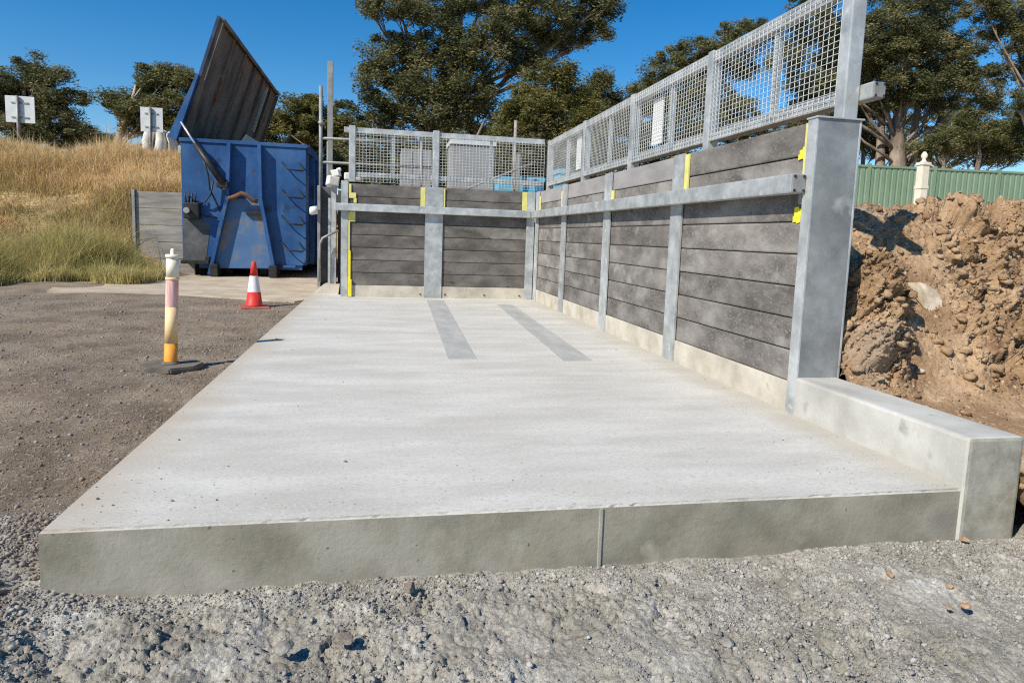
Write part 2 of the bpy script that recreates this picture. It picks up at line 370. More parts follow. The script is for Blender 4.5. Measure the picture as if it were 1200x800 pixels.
# ------------------------------------------------------------------ terrain
def base_h(x, y):
    left = -.25+.06*sstep(3, 6.2, y)+.09*sstep(7.5, 13, y)
    return np.where(x < 3.1, left, -.26)
def hill_h(x, y):
    # grassy embankment on the left, its toe running back towards the bin
    toe = 15.6-.25*np.minimum(x+4.6, 0)*0
    edge = sstep(-4.35, -6.2, x)
    t = sstep(15.2, 24.5, y)
    return (3.35*t+.10*fbm(x*.7, y*.7, 3, 4))*np.where(y > 18.2, 1, edge)*sstep(-3.9, -5.6, x)
def ground_h(x, y):
    z = base_h(x, y)
    near = 1-sstep(5, 16, y)
    z = z+near*(.035*fbm(x*1.3, y*1.3, 4, 1)+.010*fbm(x*9, y*9, 3, 9))
    fore = (1-sstep(2.5, 3.2, y))
    left = sstep(XL+.05, XL-.15, x)
    lump = np.clip(fbm(x*3.1+3, y*3.1, 4, 21, .55), -.4, .9)
    edgef = 1-.85*sstep(2.42, 2.6, y)
    rough = np.clip(.5+1.3*fbm(x*2.2+5, y*2.2, 3, 57), 0, 1.2)
    z = z+fore*(-.012+.055*lump*edgef+edgef*rough*.024*cells(x*7+.8*fbm(x*6, y*6, 3, 2), y*7+.8*fbm(x*6, y*6, 3, 8), 3)+edgef*(.45+rough)*(.011*cells(x*26, y*26, 8)+.0085*cells(x*55, y*55, 18))+.012*fbm(x*16, y*16, 4, 19))
    z = z+left*(1-sstep(2.5, 3.2, y)*.55)*(.010*cells(x*17, y*17, 13)+.016*fbm(x*5, y*5, 5, 31, .6))*(1-sstep(8, 14, y))
    # low berm of loose stone against the slab's front left corner
    z = z+.10*np.exp(-((x+1.55)/.33)**2-((y-2.75)/.5)**2)
    z = np.where((x > XL+.03) & (x < 3.02) & (y > YF+.04) & (y < 18), -.45, z)
    z = z+hill_h(x, y)+2.6*sstep(28, 38, y)*sstep(-9, -6, x)
    return z
xs = axis_pts([(-160, -40, 8), (-40, -12, .7), (-12, -3.6, .16), (-3.6, -2.2, .022), (-2.2, 3.3, .0065), (3.3, 5, .08), (5, 12, .8), (12, 160, 8)])
ys = axis_pts([(-3, 1.2, .3), (1.2, 1.8, .04), (1.8, 2.64, .0065), (2.64, 3.2, .03), (3.2, 5.5, .035), (5.5, 9, .06), (9, 16, .12), (16, 30, .4), (30, 60, 2), (60, 220, 10)])
V, Fc = grid(xs, ys, ground_h)
ground = np_mesh('ground', V, Fc, ['dirt'], smooth=True); tag(ground, kind='structure')
# the ground's own colours: grey crushed rock in front, brown track to the left, straw litter on the hill
def ground_material():
    Mx = M['dirt']; n = Mx.node_tree.nodes; L = Mx.node_tree.links; b = n["Principled BSDF"]
    src = b.inputs['Base Color'].links[0].from_socket
    tc = n.new("ShaderNodeTexCoord"); sp = n.new("ShaderNodeSeparateXYZ"); L.new(tc.outputs['Object'], sp.inputs[0])
    nz = n.new("ShaderNodeTexNoise"); nz.inputs['Scale'].default_value = 1.2; nz.inputs['Detail'].default_value = 8; L.new(tc.outputs['Object'], nz.inputs['Vector'])
    def lin(sock, a, bb):
        q = n.new("ShaderNodeMapRange"); q.inputs[1].default_value = a; q.inputs[2].default_value = bb; q.interpolation_type = 'SMOOTHSTEP'
        L.new(sock, q.inputs[0]); return q.outputs[0]
    def math_(op, a, bb):
        q = n.new("ShaderNodeMath"); q.operation = op
        for i, v in enumerate((a, bb)):
            if isinstance(v, (int, float)): q.inputs[i].default_value = v
            else: L.new(v, q.inputs[i])
        return q.outputs[0]
    # front mask: y below a noisy line, x right of the slab corner
    yy = math_('ADD', sp.outputs['Y'], math_('MULTIPLY', nz.outputs['Fac'], -.8))
    mask = math_('MULTIPLY', lin(yy, 2.75, 2.3), lin(math_('ADD', sp.outputs['X'], math_('MULTIPLY', nz.outputs['Fac'], .8)), -1.75, -.75))
    n2 = n.new("ShaderNodeTexNoise"); n2.inputs['Scale'].default_value = 3.4; n2.inputs['Detail'].default_value = 12; n2.inputs['Roughness'].default_value = .7
    L.new(tc.outputs['Object'], n2.inputs['Vector'])
    r = n.new("ShaderNodeValToRGB"); e = r.color_ramp.elements
    for _ in range(2): e.new(.5)
    for i, (p, c) in enumerate(((.30, (.22,.205,.17)), (.45, (.32,.30,.255)), (.56, (.40,.378,.33)), (.68, (.54,.52,.475)))):
        e[i].position = p; e[i].color = (*c, 1)
    L.new(n2.outputs['Fac'], r.inputs[0])
    n5 = n.new("ShaderNodeTexNoise"); n5.inputs['Scale'].default_value = 75; n5.inputs['Detail'].default_value = 6; n5.inputs['Roughness'].default_value = .75
    L.new(tc.outputs['Object'], n5.inputs['Vector'])
    q5 = n.new("ShaderNodeMapRange"); q5.inputs[1].default_value = .34; q5.inputs[2].default_value = .66; q5.inputs[3].default_value = .62; q5.inputs[4].default_value = 1.36
    L.new(n5.outputs['Fac'], q5.inputs[0])
    m5 = n.new("ShaderNodeVectorMath"); m5.operation = 'SCALE'; L.new(r.outputs[0], m5.inputs[0]); L.new(q5.outputs[0], m5.inputs['Scale'])
    m6 = n.new("ShaderNodeVectorMath"); m6.operation = 'SCALE'; L.new(src, m6.inputs[0]); L.new(q5.outputs[0], m6.inputs['Scale']); src = m6.outputs[0]
    mx = n.new("ShaderNodeMix"); mx.data_type = 'RGBA'; L.new(mask, mx.inputs[0]); L.new(src, mx.inputs[6]); L.new(m5.outputs[0], mx.inputs[7])
    # straw litter on the embankment (height above the track)
    m2 = n.new("ShaderNodeMix"); m2.data_type = 'RGBA'; L.new(lin(sp.outputs['Z'], -.02, .15), m2.inputs[0]); L.new(mx.outputs[2], m2.inputs[6])
    r3 = n.new("ShaderNodeValToRGB"); e = r3.color_ramp.elements; e[0].position = .35; e[0].color = (.24,.17,.08,1); e[1].position = .65; e[1].color = (.50,.36,.18,1)
    n3 = n.new("ShaderNodeTexNoise"); n3.inputs['Scale'].default_value = 1.1; n3.inputs['Detail'].default_value = 10; L.new(tc.outputs['Object'], n3.inputs['Vector']); L.new(n3.outputs['Fac'], r3.inputs[0])
    L.new(r3.outputs[0], m2.inputs[7])
    farm = lin(sp.outputs['Y'], 12.5, 15); mk = math_('MULTIPLY', lin(sp.outputs['Z'], -.02, .15), farm)
    L.new(mk, m2.inputs[0])
    L.new(m2.outputs[2], b.inputs['Base Color'])
ground_material()

def bank_surface(xs, ss):
    X, S = np.meshgrid(xs, ss)
    toe = 1.72+.35*sstep(4.0, 6.5, X)+.22*fbm(X*1.1, 0*S+3, 2, 45)
    ln = 1.78+.45*sstep(4.4, 7, X)
    th = math.radians(49)*(sstep(toe-.35, toe+.35, S)-sstep(toe+ln-.35, toe+ln+.35, S))
    ds = np.diff(ss, prepend=ss[0])[:, None]
    Y = 2.0+np.cumsum(np.cos(th)*ds, 0); Z = .08+np.cumsum(np.sin(th)*ds, 0)*(1-.17*sstep(4.1, 6.2, X))
    smooth = np.exp(-((X-3.98-.30*(S-2.4))/.27)**4)*(S < 3.0)
    rough = sstep(toe-.10, toe+.55, S)*(1-.9*smooth)*(1-.78*sstep(2.72, 3.0, S)*sstep(4.75, 4.35, X))
    wx = X+.10*fbm(X*4, S*4, 4, 3, .6); wy = S+.10*fbm(X*4+9, S*4, 4, 7, .6)
    D = .17*cells(wx*2.1, wy*2.1, 61)+.11*cells(wx*5, wy*5, 71)+.055*cells(wx*12, wy*12, 77)+.026*cells(wx*27, wy*27, 79)
    D = D+.16*fbm(X*2.2+2, S*2.2, 3, 91)+.06*fbm(X*9, S*9, 5, 92, .65)
    D = rough*(D+.03)+(1-rough)*(.012*fbm(X*9, S*9, 5, 81, .6)+.006*cells(X*40, S*40, 83))
    heap = np.exp(-((X-3.36-.10*(S-2.3))/.19)**4-((S-2.32)/.40)**4)
    D = D+heap*(.27+.10*cells(wx*6, wy*6, 31)+.06*cells(wx*13, wy*13, 32)+.16*fbm(X*5, S*5, 3, 14))
    Z = Z+.07*fbm(X*.9, S*.9, 3, 51)*sstep(1.6, 2.6, S)
    V = np.stack([X, Y-np.sin(th)*D, Z+np.cos(th)*D], 2)
    V[..., 2] -= .34*sstep(3.2, 2.3, V[..., 1])*sstep(3.06, 3.2, X)
    ny, nx = X.shape; i = np.arange(nx*ny).reshape(ny, nx)
    Fc = np.stack([i[:-1, :-1].ravel(), i[:-1, 1:].ravel(), i[1:, 1:].ravel(), i[1:, :-1].ravel()], 1)
    return V, Fc, rough, heap
xs = axis_pts([(3.06, 5.9, .0095), (5.9, 9, .05), (9, 60, 3)]); ss = axis_pts([(0, 1.3, .03), (1.3, 4.3, .0095), (4.3, 8, .08), (8, 90, 5)])
BV, BF, BROUGH, BHEAP = bank_surface(xs, ss)
tag(np_mesh('terrain', BV.reshape(-1, 3), BF, ['soil'], smooth=False), kind='structure')
_q = BV.reshape(-1, 3)-EYE; _z = _q@FW
BPX = np.stack([600+F*(_q@RT)/np.maximum(_z, .1), CY-F*(_q@UP)/np.maximum(_z, .1)], 1)
def bank_at(px, py):
    """point of the bank seen at a photo pixel"""
    d = np.hypot(BPX[:, 0]-px, BPX[:, 1]-py); k = np.where((d < 7) & (_z > .5))[0]
    return Vector(BV.reshape(-1, 3)[k[np.argmin(_z[k])]])
xs = axis_pts([(-.80, 3.06, .3)]); ys = axis_pts([(12.32, 14, .3), (14, 90, 4)])
V, Fc = grid(xs, ys, lambda x, y: np.where(x < -.79, -.5, 1.70+.06*fbm(x*1.5, y*1.5, 3, 5))); tag(np_mesh('terrain', V, Fc, ['soil']), kind='structure')

# ------------------------------------------------------------------ slab, apron
b = MB(); t = bmesh.new()
poly = [(XL, YF), (XW+.02, YF), (XW+.02, YB+.02), (-.62, YB+.02), (-.62, YEND), (XL, YEND)]
lo = [t.verts.new((x, y, -.32)) for x, y in poly]; hi = [t.verts.new((x, y, 0)) for x, y in poly]
t.faces.new(hi); t.faces.new(lo[::-1])
for i in range(6):
    f = t.faces.new((lo[i], lo[(i+1) % 6], hi[(i+1) % 6], hi[i]))
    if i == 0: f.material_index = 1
bmesh.ops.recalc_face_normals(t, faces=t.faces[:])
fe = [e for e in t.edges if all(abs(v.co.y-YF) < 1e-3 for v in e.verts) and abs(e.verts[0].co.x-e.verts[1].co.x) > 1]
bmesh.ops.subdivide_edges(t, edges=fe, cuts=170)
ed = [e for e in t.edges if all(v.co.z > -.1 for v in e.verts) and (all(abs(v.co.y-YF) < 1e-3 for v in e.verts) or all(abs(v.co.x-XL) < 1e-3 for v in e.verts))]
bmesh.ops.bevel(t, geom=ed, offset=.011, segments=2, affect='EDGES')
for v in t.verts:      # only the middle row of the arris is worn, the faces stay plane
    if YF+.0008 < v.co.y < YF+.02 and -.02 < v.co.z < -.0008:
        k_ = float(fbm(np.array(v.co.x*9.0), np.array(2.0), 5, 8, .75)); chip = max(0, float(vnoise(np.array(v.co.x*21.0), np.array(7.0), 4))-.30)*.03
        v.co.y += .0035*k_+chip; v.co.z += .003*k_-chip
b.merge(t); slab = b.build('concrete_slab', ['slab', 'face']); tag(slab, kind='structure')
def slab_edge():
    Mx = M['slab']; n = Mx.node_tree.nodes; L = Mx.node_tree.links; b_ = n["Principled BSDF"]; src = b_.inputs['Base Color'].links[0].from_socket
    tc = n.new("ShaderNodeTexCoord"); sp = n.new("ShaderNodeSeparateXYZ"); L.new(tc.outputs['Object'], sp.inputs[0])
    nz = n.new("ShaderNodeTexNoise"); nz.inputs['Scale'].default_value = 2.5; nz.inputs['Detail'].default_value = 8; L.new(tc.outputs['Object'], nz.inputs['Vector'])
    c = src
    for (a, bb, sgn, col) in ((XL+.02, XL+.30, 1, (.44,.38,.30)), (XW-.02, XW-.30, -1, (.40,.37,.31))):
        ad = n.new("ShaderNodeMath"); ad.operation = 'MULTIPLY_ADD'; L.new(nz.outputs['Fac'], ad.inputs[0]); ad.inputs[1].default_value = sgn*-.42; L.new(sp.outputs['X'], ad.inputs[2])
        q = n.new("ShaderNodeMapRange"); q.inputs[1].default_value = a+sgn*-.21; q.inputs[2].default_value = bb+sgn*-.21; q.inputs[3].default_value = .75; q.inputs[4].default_value = 0
        L.new(ad.outputs[0], q.inputs[0])
        mx = n.new("ShaderNodeMix"); mx.data_type = 'RGBA'; L.new(q.outputs[0], mx.inputs[0]); L.new(c, mx.inputs[6]); mx.inputs[7].default_value = (*col, 1); c = mx.outputs[2]
    L.new(c, b_.inputs['Base Color'])
slab_edge()
# construction joint ridge on the slab's front face
j = MB(); j.box(.934, .950, YF-.007, YF+.01, -.30, -.012, bev=.003); js = j.build('joint_ridge', 'kerbend', slab)

b = MB(); b.prism([(P(55, 340, 2, -.08).x, P(55, 340, 2, -.08).y), (P(200, 344, 2, -.08).x, P(200, 344, 2, -.08).y), (P(345, 353, 2, -.08).x-.0, P(345, 353, 2, -.08).y),
                   (XL-.01, 12.3), (XL-.01, YEND+.01), (-.62, YEND+.01), (-.62, 30), (-5.0, 30), (-6.0, 18.5), (-6.4, 15.5)], 2, -.4, -.082)
tag(b.build('pavement', 'apron'), kind='structure')

# wear strips
for (q, lab) in ((((500,352), (520,352), (558,420.5), (525,420.5)), 'grey steel strip in the slab, the one leading to the centre of the back wall'),
                 (((582,357), (600,357), (695,423), (660,423)), 'grey steel strip in the slab, the one closer to the right retaining wall')):
    w = [P(px, py, 2, 0) for px, py in q]
    w = [Vector((p.x, p.y, 0.0)) for p in w]
    b = MB(); b.quadslab([w[3], w[2], w[1], w[0]], .005)
    o = b.build('steel_strip', 'plate', origin=(w[3].x, w[3].y, 0)); tag(o, lab, 'steel strip', 'steel strips set into the slab')

# kerb upstand
b = MB(); b.box(XW-.0, XW+.315, YF-.02, 4.02, -.34, CURB, bev=.018)
o = b.build('concrete_kerb', ['kerb', 'kerbend'], origin=(XW, YF, 0)); tag(o, 'pale concrete upstand along the right edge of the slab, running forward from the end post', 'kerb')
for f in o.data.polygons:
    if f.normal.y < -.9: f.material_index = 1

# ------------------------------------------------------------------ retaining walls
POSTS = [4.05, 6.0, 8.0, 10.0]
RW = empty('retaining_wall', (XW, 4.05, 0), 'long grey sleeper retaining wall with steel posts along the right side of the slab', 'retaining wall')
b = MB(); b.box(XW+.012, XW+.32, 4.03, YB, -.3, FT, bev=.006); b.build('footing', 'footing', RW)
def hpost_right(y0, y1, top):
    b = MB(); t = .018; ym = (y0+y1)/2
    b.box(XW-.004, XW+t-.004, y0, y1, -.02, top); b.box(XW+.30, XW+.318, y0, y1, -.02, top); b.box(XW+t-.004, XW+.30, ym-.008, ym+.008, -.02, top-.004)
    return b
# end post: channel with its web to the camera
b = MB(); b.box(XW-.006, XW+.012, 3.955, 4.05, -.02, HW+.005, bev=.004); b.box(XW+.306, XW+.322, 3.955, 4.05, CURB-.05, HW+.005, bev=.004)
ep = b.build('post', 'galv', RW)
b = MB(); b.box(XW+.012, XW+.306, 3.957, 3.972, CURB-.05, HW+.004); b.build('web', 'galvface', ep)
b = MB(); b.box(XW-.012, XW+.335, 3.945, 4.06, HW+.006, HW+.018, bev=.003); b.build('cap_plate', 'galv', ep)
for y in POSTS[1:]:
    hpost_right(y-.12, y+.12, HW).build('post', 'galv', RW)
hpost_right(11.70, 11.92, HW).build('corner_post', 'galv', RW)
def sleeper_box(x0, x1, y0, y1, z0, z1):
    b = MB(); b.box(x0, x1, y0, y1, z0+.004, z1-.004, bev=.011)
    if x1-x0 < y1-y0: b.box(x0+.03, x1-.02, y0+.004, y1-.004, z0+.0003, z1-.0003)
    else: b.box(x0+.004, x1-.004, y0+.03, y1-.02, z0+.0003, z1-.0003)
    return b
bays = [(3.975, 6.0), (6.0, 8.0), (8.0, 10.0), (10.0, 11.81)]
for bi, (ya, yb) in enumerate(bays):
    for k in range(8):
        z0 = FT+k*ROW; z1 = z0+ROW
        if bi > 0 and k == 7: z1 -= .0
        dx = random.uniform(0, .006)
        sleeper_box(XW+.022+dx, XW+.115, ya+.012, yb-.012, z0, z1).build('sleeper', 'sleeper_pale' if (bi > 0 and k == 7) else 'sleeper', RW)
# packers
def packer(x0, x1, y0, y1, z0, z1, m_='paleyellow', par=None):
    b = MB(); b.box(x0, x1, y0, y1, z0, z1, bev=.003); return b.build('packer', m_, par)
packer(XW+.004, XW+.019, 4.06, 4.085, 1.60, 1.94, 'paleyellow', RW)
def ragged(pts, m_, par):
    b = MB(); b.prism(pts, 0, XW+.0165, XW+.0215); return b.build('packer', m_, par)
ragged([(4.065, 1.712), (4.105, 1.706), (4.112, 1.716), (4.160, 1.709), (4.163, 1.742), (4.148, 1.748), (4.152, 1.772), (4.118, 1.776), (4.116, 1.792), (4.066, 1.798)], 'yellow', RW)
ragged([(4.085, 1.292), (4.128, 1.284), (4.130, 1.296), (4.168, 1.291), (4.170, 1.332), (4.156, 1.336), (4.158, 1.392), (4.112, 1.398), (4.108, 1.380), (4.066, 1.386), (4.064, 1.345), (4.084, 1.338)], 'yellow', RW)
packer(XW+.0, XW+.019, 4.055, 4.10, 1.41, 1.60, 'galvdull', RW)
packer(XW+.0, XW+.019, 5.80, 5.875, 1.60, 1.935, 'paleyellow', RW)
packer(XW+.0, XW+.019, 7.80, 7.875, 1.60, 1.73, 'paleyellow', RW)
packer(XW+.0, XW+.019, 10.13, 10.20, 1.60, 1.86, 'paleyellow', RW)
packer(XW+.0, XW+.019, 11.60, 11.67, 1.60, 1.86, 'paleyellow', RW)
# buffer rail
def shs(b, p, q, w, h, bev=.012):
    """square hollow section between two points that differ along x or y only"""
    x0, x1 = sorted((p[0], q[0])); y0, y1 = sorted((p[1], q[1]))
    if abs(x1-x0) > abs(y1-y0): b.box(x0, x1, p[1]-w/2, p[1]+w/2, p[2]-h/2, p[2]+h/2, bev=bev)
    else: b.box(p[0]-w/2, p[0]+w/2, y0, y1, p[2]-h/2, p[2]+h/2, bev=bev)
    return b
b = shs(MB(), (XW-.055, 4.035, 1.542), (XW-.055, 11.82, 1.542), .098, .128); br = b.build('buffer_rail', 'galv', RW)
b = MB(); b.box(XW-.100, XW-.010, 4.020, 4.034, 1.484, 1.600, bev=.004)
for dx in (-.09, -.022):
    for dz in (1.496, 1.588): b.box(XW+dx-.007, XW+dx+.007, 4.012, 4.021, dz-.007, dz+.007, mi=1)
b.build('end_cap', ['galvdull', 'black'], br)

BW = empty('retaining_wall', (-.66, YB, 0), 'dark sleeper retaining wall across the back end of the slab, two bays wide', 'retaining wall')
b = MB(); b.box(-.62, 2.735, YB+.012, YB+.3, -.3, FT, bev=.006); b.build('footing', 'footing', BW)
def hpost_back(x0, x1, top):
    b = MB(); xm = (x0+x1)/2
    b.box(x0, x1, YB-.004, YB+.014, -.02, top); b.box(x0, x1, YB+.29, YB+.308, -.02, top); b.box(xm-.008, xm+.008, YB+.014, YB+.29, -.02, top-.004); return b
hpost_back(-.67, -.555, HW+.04).build('post', 'galv', BW)
hpost_back(.765, 1.075, HW).build('post', 'galv', BW)
hpost_back(2.59, 2.735, HW).build('corner_post', 'galv', BW)
for (xa, xb) in ((-.60, .915), (.925, 2.64)):
    for k in range(8):
        z0 = FT+k*ROW
        sleeper_box(xa+.006, xb-.006, YB+.022+random.uniform(0, .006), YB+.115, z0, z0+ROW).build('sleeper', 'sleeper_dark', BW)
packer(-.553, -.505, YB+.002, YB+.019, .02, .80, 'yellow', BW); packer(-.553, -.52, YB+.002, YB+.019, .80, 1.46, 'paleyellow', BW)
packer(-.545, -.485, YB-.03, YB+.018, .01, .30, 'yellow', BW); packer(-.54, -.42, YB+.004, YB+.019, 1.70, 1.79, 'paleyellow', BW); packer(-.46, -.41, YB+.004, YB+.019, 1.62, 1.699, 'paleyellow', BW); packer(-.545, -.50, YB+.004, YB+.019, 1.791, 1.94, 'paleyellow', BW)
packer(-.53, -.43, YB+.004, YB+.019, 1.30, 1.47, 'paleyellow', BW)
packer(.68, .762, YB+.002, YB+.019, 1.61, 1.94, 'paleyellow', BW); packer(1.078, 1.11, YB+.002, YB+.019, 1.61, 1.94, 'paleyellow', BW)
packer(2.50, 2.588, YB+.002, YB+.019, 1.61, 1.94, 'paleyellow', BW)
b = shs(MB(), (-.78, YB-.055, 1.542), (XW-.108, YB-.055, 1.542), .098, .128); b.build('buffer_rail', 'galv', BW)
b = MB()
for x in (.70, 1.14, 1.85, 2.50): b.lathe([(.016, 0), (.016, .018), (.006, .02)], (x, YB+.008, .06), 8)
b.build('bolt', 'rustbar', BW)

# ------------------------------------------------------------------ mesh railings
def wire_panel(u0, u1, z0, z1, plane, axis, du=.06, dz=.042, r=.0026):
    """welded wire mesh; axis 1 = runs along y at x=plane, axis 0 = runs along x at y=plane"""
    V = []; Fc = []; o = 0
    def bar(a, b_):
        nonlocal o
        a = np.array(a); b_ = np.array(b_); d = b_-a
        n1 = np.array([0, 0, 1.0]) if abs(d[2]) < 1e-6 else np.array([1.0, 0, 0]); n2 = np.cross(d, n1); n2 /= np.linalg.norm(n2)
        ring = [n1*r, n2*r, -n1*r, -n2*r]
        for q in (a, b_):
            for w in ring: V.append(q+w)
        for k in range(4): Fc.append([o+k, o+(k+1) % 4, o+4+(k+1) % 4, o+4+k])
        o += 8
    for u in np.arange(u0, u1+.001, du):
        bar((plane, u, z0) if axis else (u, plane, z0), (plane, u, z1) if axis else (u, plane, z1))
    for z in np.arange(z0, z1+.001, dz):
        pl = plane-.004
        bar((pl, u0, z) if axis else (u0, pl, z), (pl, u1, z) if axis else (u1, pl, z))
    return np.array(V), np.array(Fc)
RX = 3.0; RP = [4.10, 6.0, 8.0, 9.98, 12.2]
RR = empty('safety_railing', (3.05, 4.1, 1.97), 'long galvanised mesh railing standing behind the right sleeper wall', 'railing')
for y in RP:
    b = MB(); b.box(RX, RX+.105, y-.05, y+.055, 1.972, 2.91, bev=.008); b.build('post', 'galv', RR)
for a, c in zip(RP[:-1], RP[1:]):
    b = shs(MB(), (RX+.04, a+.058, 2.85), (RX+.04, c-.053, 2.85), .05, .095, .006); b.build('top_rail', 'galv', RR)
    b = shs(MB(), (RX+.04, a+.058, 2.115), (RX+.04, c-.053, 2.115), .05, .07, .006); b.build('bottom_rail', 'galv', RR)
    ym = (a+c)/2-.05
    b = MB(); b.box(RX+.045, RX+.095, ym-.025, ym+.025, 2.15, 2.80, bev=.004); b.build('stile', 'galv', RR)
    V, Fc = wire_panel(a+.06, c-.055, 2.09, 2.89, RX+.006, 1); np_mesh('mesh_panel', V, Fc, 'wire', RR)
b = shs(MB(), (RX+.158, 3.94, 2.155), (RX+.158, 12.2, 2.155), .095, .107, .012); kr = b.build('kick_rail', 'galv', RR)
b = MB(); b.box(RX+.117, RX+.199, 3.927, 3.939, 2.108, 2.202, bev=.003)
for dx in (.127, .189):
    for dz in (2.118, 2.192): b.box(RX+dx-.006, RX+dx+.006, 3.921, 3.928, dz-.006, dz+.006, mi=1)
b.build('end_cap', ['galvdull', 'black'], kr)
BR = empty('safety_railing', (-.52, 12.2, 1.97), 'short galvanised mesh railing above the dark back wall', 'railing')
BX = [-.50, .95]
for x in BX:
    b = MB(); b.box(x-.055, x+.055, 12.15, 12.26, 1.99 if x < 0 else 1.955, 2.95, bev=.008); b.build('post', 'galv', BR)
for a, c in ((-.50, .95), (.95, 2.99)):
    b = shs(MB(), (a+.058, 12.205, 2.875), (c-.058, 12.205, 2.875), .05, .095, .006); b.build('top_rail', 'galv', BR)
    b = shs(MB(), (a+.058, 12.205, 2.125), (c-.058, 12.205, 2.125), .05, .09, .006); b.build('bottom_rail', 'galv', BR)
    xm = (a+c)/2-.02
    b = MB(); b.box(xm-.03, xm+.03, 12.20, 12.25, 2.17, 2.83, bev=.004); b.build('stile', 'galv', BR)
    V, Fc = wire_panel(a+.06, c-.06, 2.0, 2.86, 12.165, 0, .06, .05, .0028); np_mesh('mesh_panel', V, Fc, 'wire', BR)
b = MB(); b.box(-.64, -.557, 12.165, 12.25, 2.83, 2.92, bev=.006); b.build('rail_stub', 'galv', BR)
# white boards wired to the inside of the mesh
for (y0, y1, lab) in ((7.28, 7.56, 'larger white board behind the mesh, near the middle of the right railing'),
                      (10.42, 10.68, 'smaller white board behind the mesh, towards the back corner of the right railing')):
    b = MB(); b.box(RX+.10, RX+.112, y0, y1, 2.24, 2.76, bev=.003)
    o = b.build('board', 'white', origin=(RX+.1, y0, 2.24)); tag(o, lab, 'board', 'white boards behind the railing mesh')

# ------------------------------------------------------------------ steel column group left of the back wall
YC = 12.75
def X(px, py=260, y=YC): return P(px, py, 1, y).x
def Z(px, py, y=YC): return P(px, py, 1, y).z
x0, x1 = X(372), X(396); z1 = Z(384, 218)
SC = empty('steel_column', ((x0+x1)/2, YC, 0), 'grey steel channel column between the blue bin and the left end of the back wall', 'steel column')
b = MB(); b.box(x0, x0+.05, YC-.02, YC+.3, .10, z1, bev=.004); b.build('flange', 'galvdull', SC)
b = MB(); b.box(x0+.05, x1-.03, YC+.14, YC+.16, .10, z1-.01); b.build('web', 'darkgrey', SC)
b = MB(); b.box(X(384.5), X(387.5), YC-.02, YC+.13, .10, Z(385, 232)); b.build('guide_strip', 'galv', SC)
b = MB(); b.box(X(388.5), X(394), YC-.06, YC+.14, .10, z1, bev=.004); b.build('flange', 'galv', SC)
b = MB(); b.box(x1-.02, -.60, YC+.32, YC+.34, -.05, z1-.05); b.build('back_plate', 'darkgrey', SC)
b = MB(); xx = X(362, 325, YC-.3); b.prism([(xx, -.1), (-.70, -.1), (-.70, .16), (xx+.25, .17)], 1, YC-.30, YC+.5, bev=.02)
tag(b.build('concrete_plinth', 'footing', origin=(xx, YC, -.1)), 'rough sandy concrete plinth under the grey steel column', 'plinth')
b = MB(); c = P(374, 300, 1, YC-.2)
b.tube([(P(374.5, 330, 1, YC-.2)), P(374.5, 300, 1, YC-.2), P(375, 286, 1, YC-.2), P(378, 279, 1, YC-.2), P(384, 276, 1, YC-.2), P(396.5, 270, 1, YC-.2)], .022, 8)
tag(b.build('handrail', 'galvdull', origin=P(374.5, 330, 1, YC-.2)), 'bent grey pipe handrail rising beside the left end post of the back wall', 'handrail')
b = MB(); p0 = P(363, 247, 1, YC-.1); p1 = P(372, 246, 1, YC-.1)
b.tube([p0, p0+Vector((.02, 0, 0)), p1], [.06, .075, .075], 12)
tag(b.build('pipe_end', 'white', origin=p0), 'short white pipe end poking out towards the blue bin', 'pipe')
# tall poles and pipe rails behind
b = MB(); yy = 13.4; b.box(X(383.7, 150, yy), X(390.0, 150, yy), yy, yy+.09, 1.6, Z(387, 72, yy), bev=.006)
tag(b.build('square_pole', 'galvdull', origin=P(387, 215, 1, yy)), 'tallest square steel pole, rising beside the left end of the mesh railing', 'pole')
b = MB(); yy = 13.1; b.tube([(X(376, 150, yy), yy, z1-.4), (X(376, 150, yy), yy, Z(376, 101, yy))], .034, 10)
b.tube([(X(376, 117, yy)-.03, yy-.02, Z(376, 146, yy)), (X(376, 117, yy)+.05, yy-.02, Z(376, 143, yy))], .05, 8)
pr = b.build('pipe_railing', 'galvdull', origin=P(376, 215, 1, yy)); tag(pr, 'grey pipe post with two horizontal pipe rails running behind the mesh', 'railing')
for py in (162, 190):
    b = MB(); a = P(376, py, 1, yy); e = P(512, py+7, 1, yy+.6); b.tube([a, e], .026, 8); b.build('pipe_rail', 'galvdull', pr)
for px in (384.5, 494):
    a = P(px, 166, 1, yy+.4); b = MB(); b.tube([(a.x, yy+.4, 1.6), (a.x, yy+.4, a.z)], .026, 8); b.build('pipe_post', 'galvdull', pr)
# things on the yard behind the back railing
yy = 15.5
def panel(name, px0, px1, py0, py1, y, dy, m_, lab, cat, rim=None, zb=None):
    a = P(px0, py1, 1, y); c = P(px1, py0, 1, y); zb = 1.68 if zb is None else zb
    b = MB(); b.box(a.x, c.x, y, y+dy, zb, c.z, bev=.015); 
    e = empty(name, ((a.x+c.x)/2, y, zb), lab, cat)
    b.build('body', m_, e)
    if rim:
        b = MB(); b.box(a.x-.03, c.x+.03, y-.03, y+dy+.03, c.z+.002, c.z+.10, bev=.01); b.build('lid', rim, e)
    else:
        b = MB()
        for t_ in (.33, .66): b.box(a.x+(c.x-a.x)*t_-.015, a.x+(c.x-a.x)*t_+.015, y-.012, y-.001, zb+.05, c.z-.05)
        b.build('rib', 'galvdull', e)
    return e
panel('storage_crate', 470, 506, 176, 210, 15.5, 1.2, 'greybox', 'mid grey crate seen through the left bay of the back mesh railing', 'crate')
panel('steel_cabinet', 528, 580, 172, 222, 14.6, .9, 'greybox', 'pale grey cabinet with a light lid behind the right bay of back mesh railing', 'cabinet', 'signback')
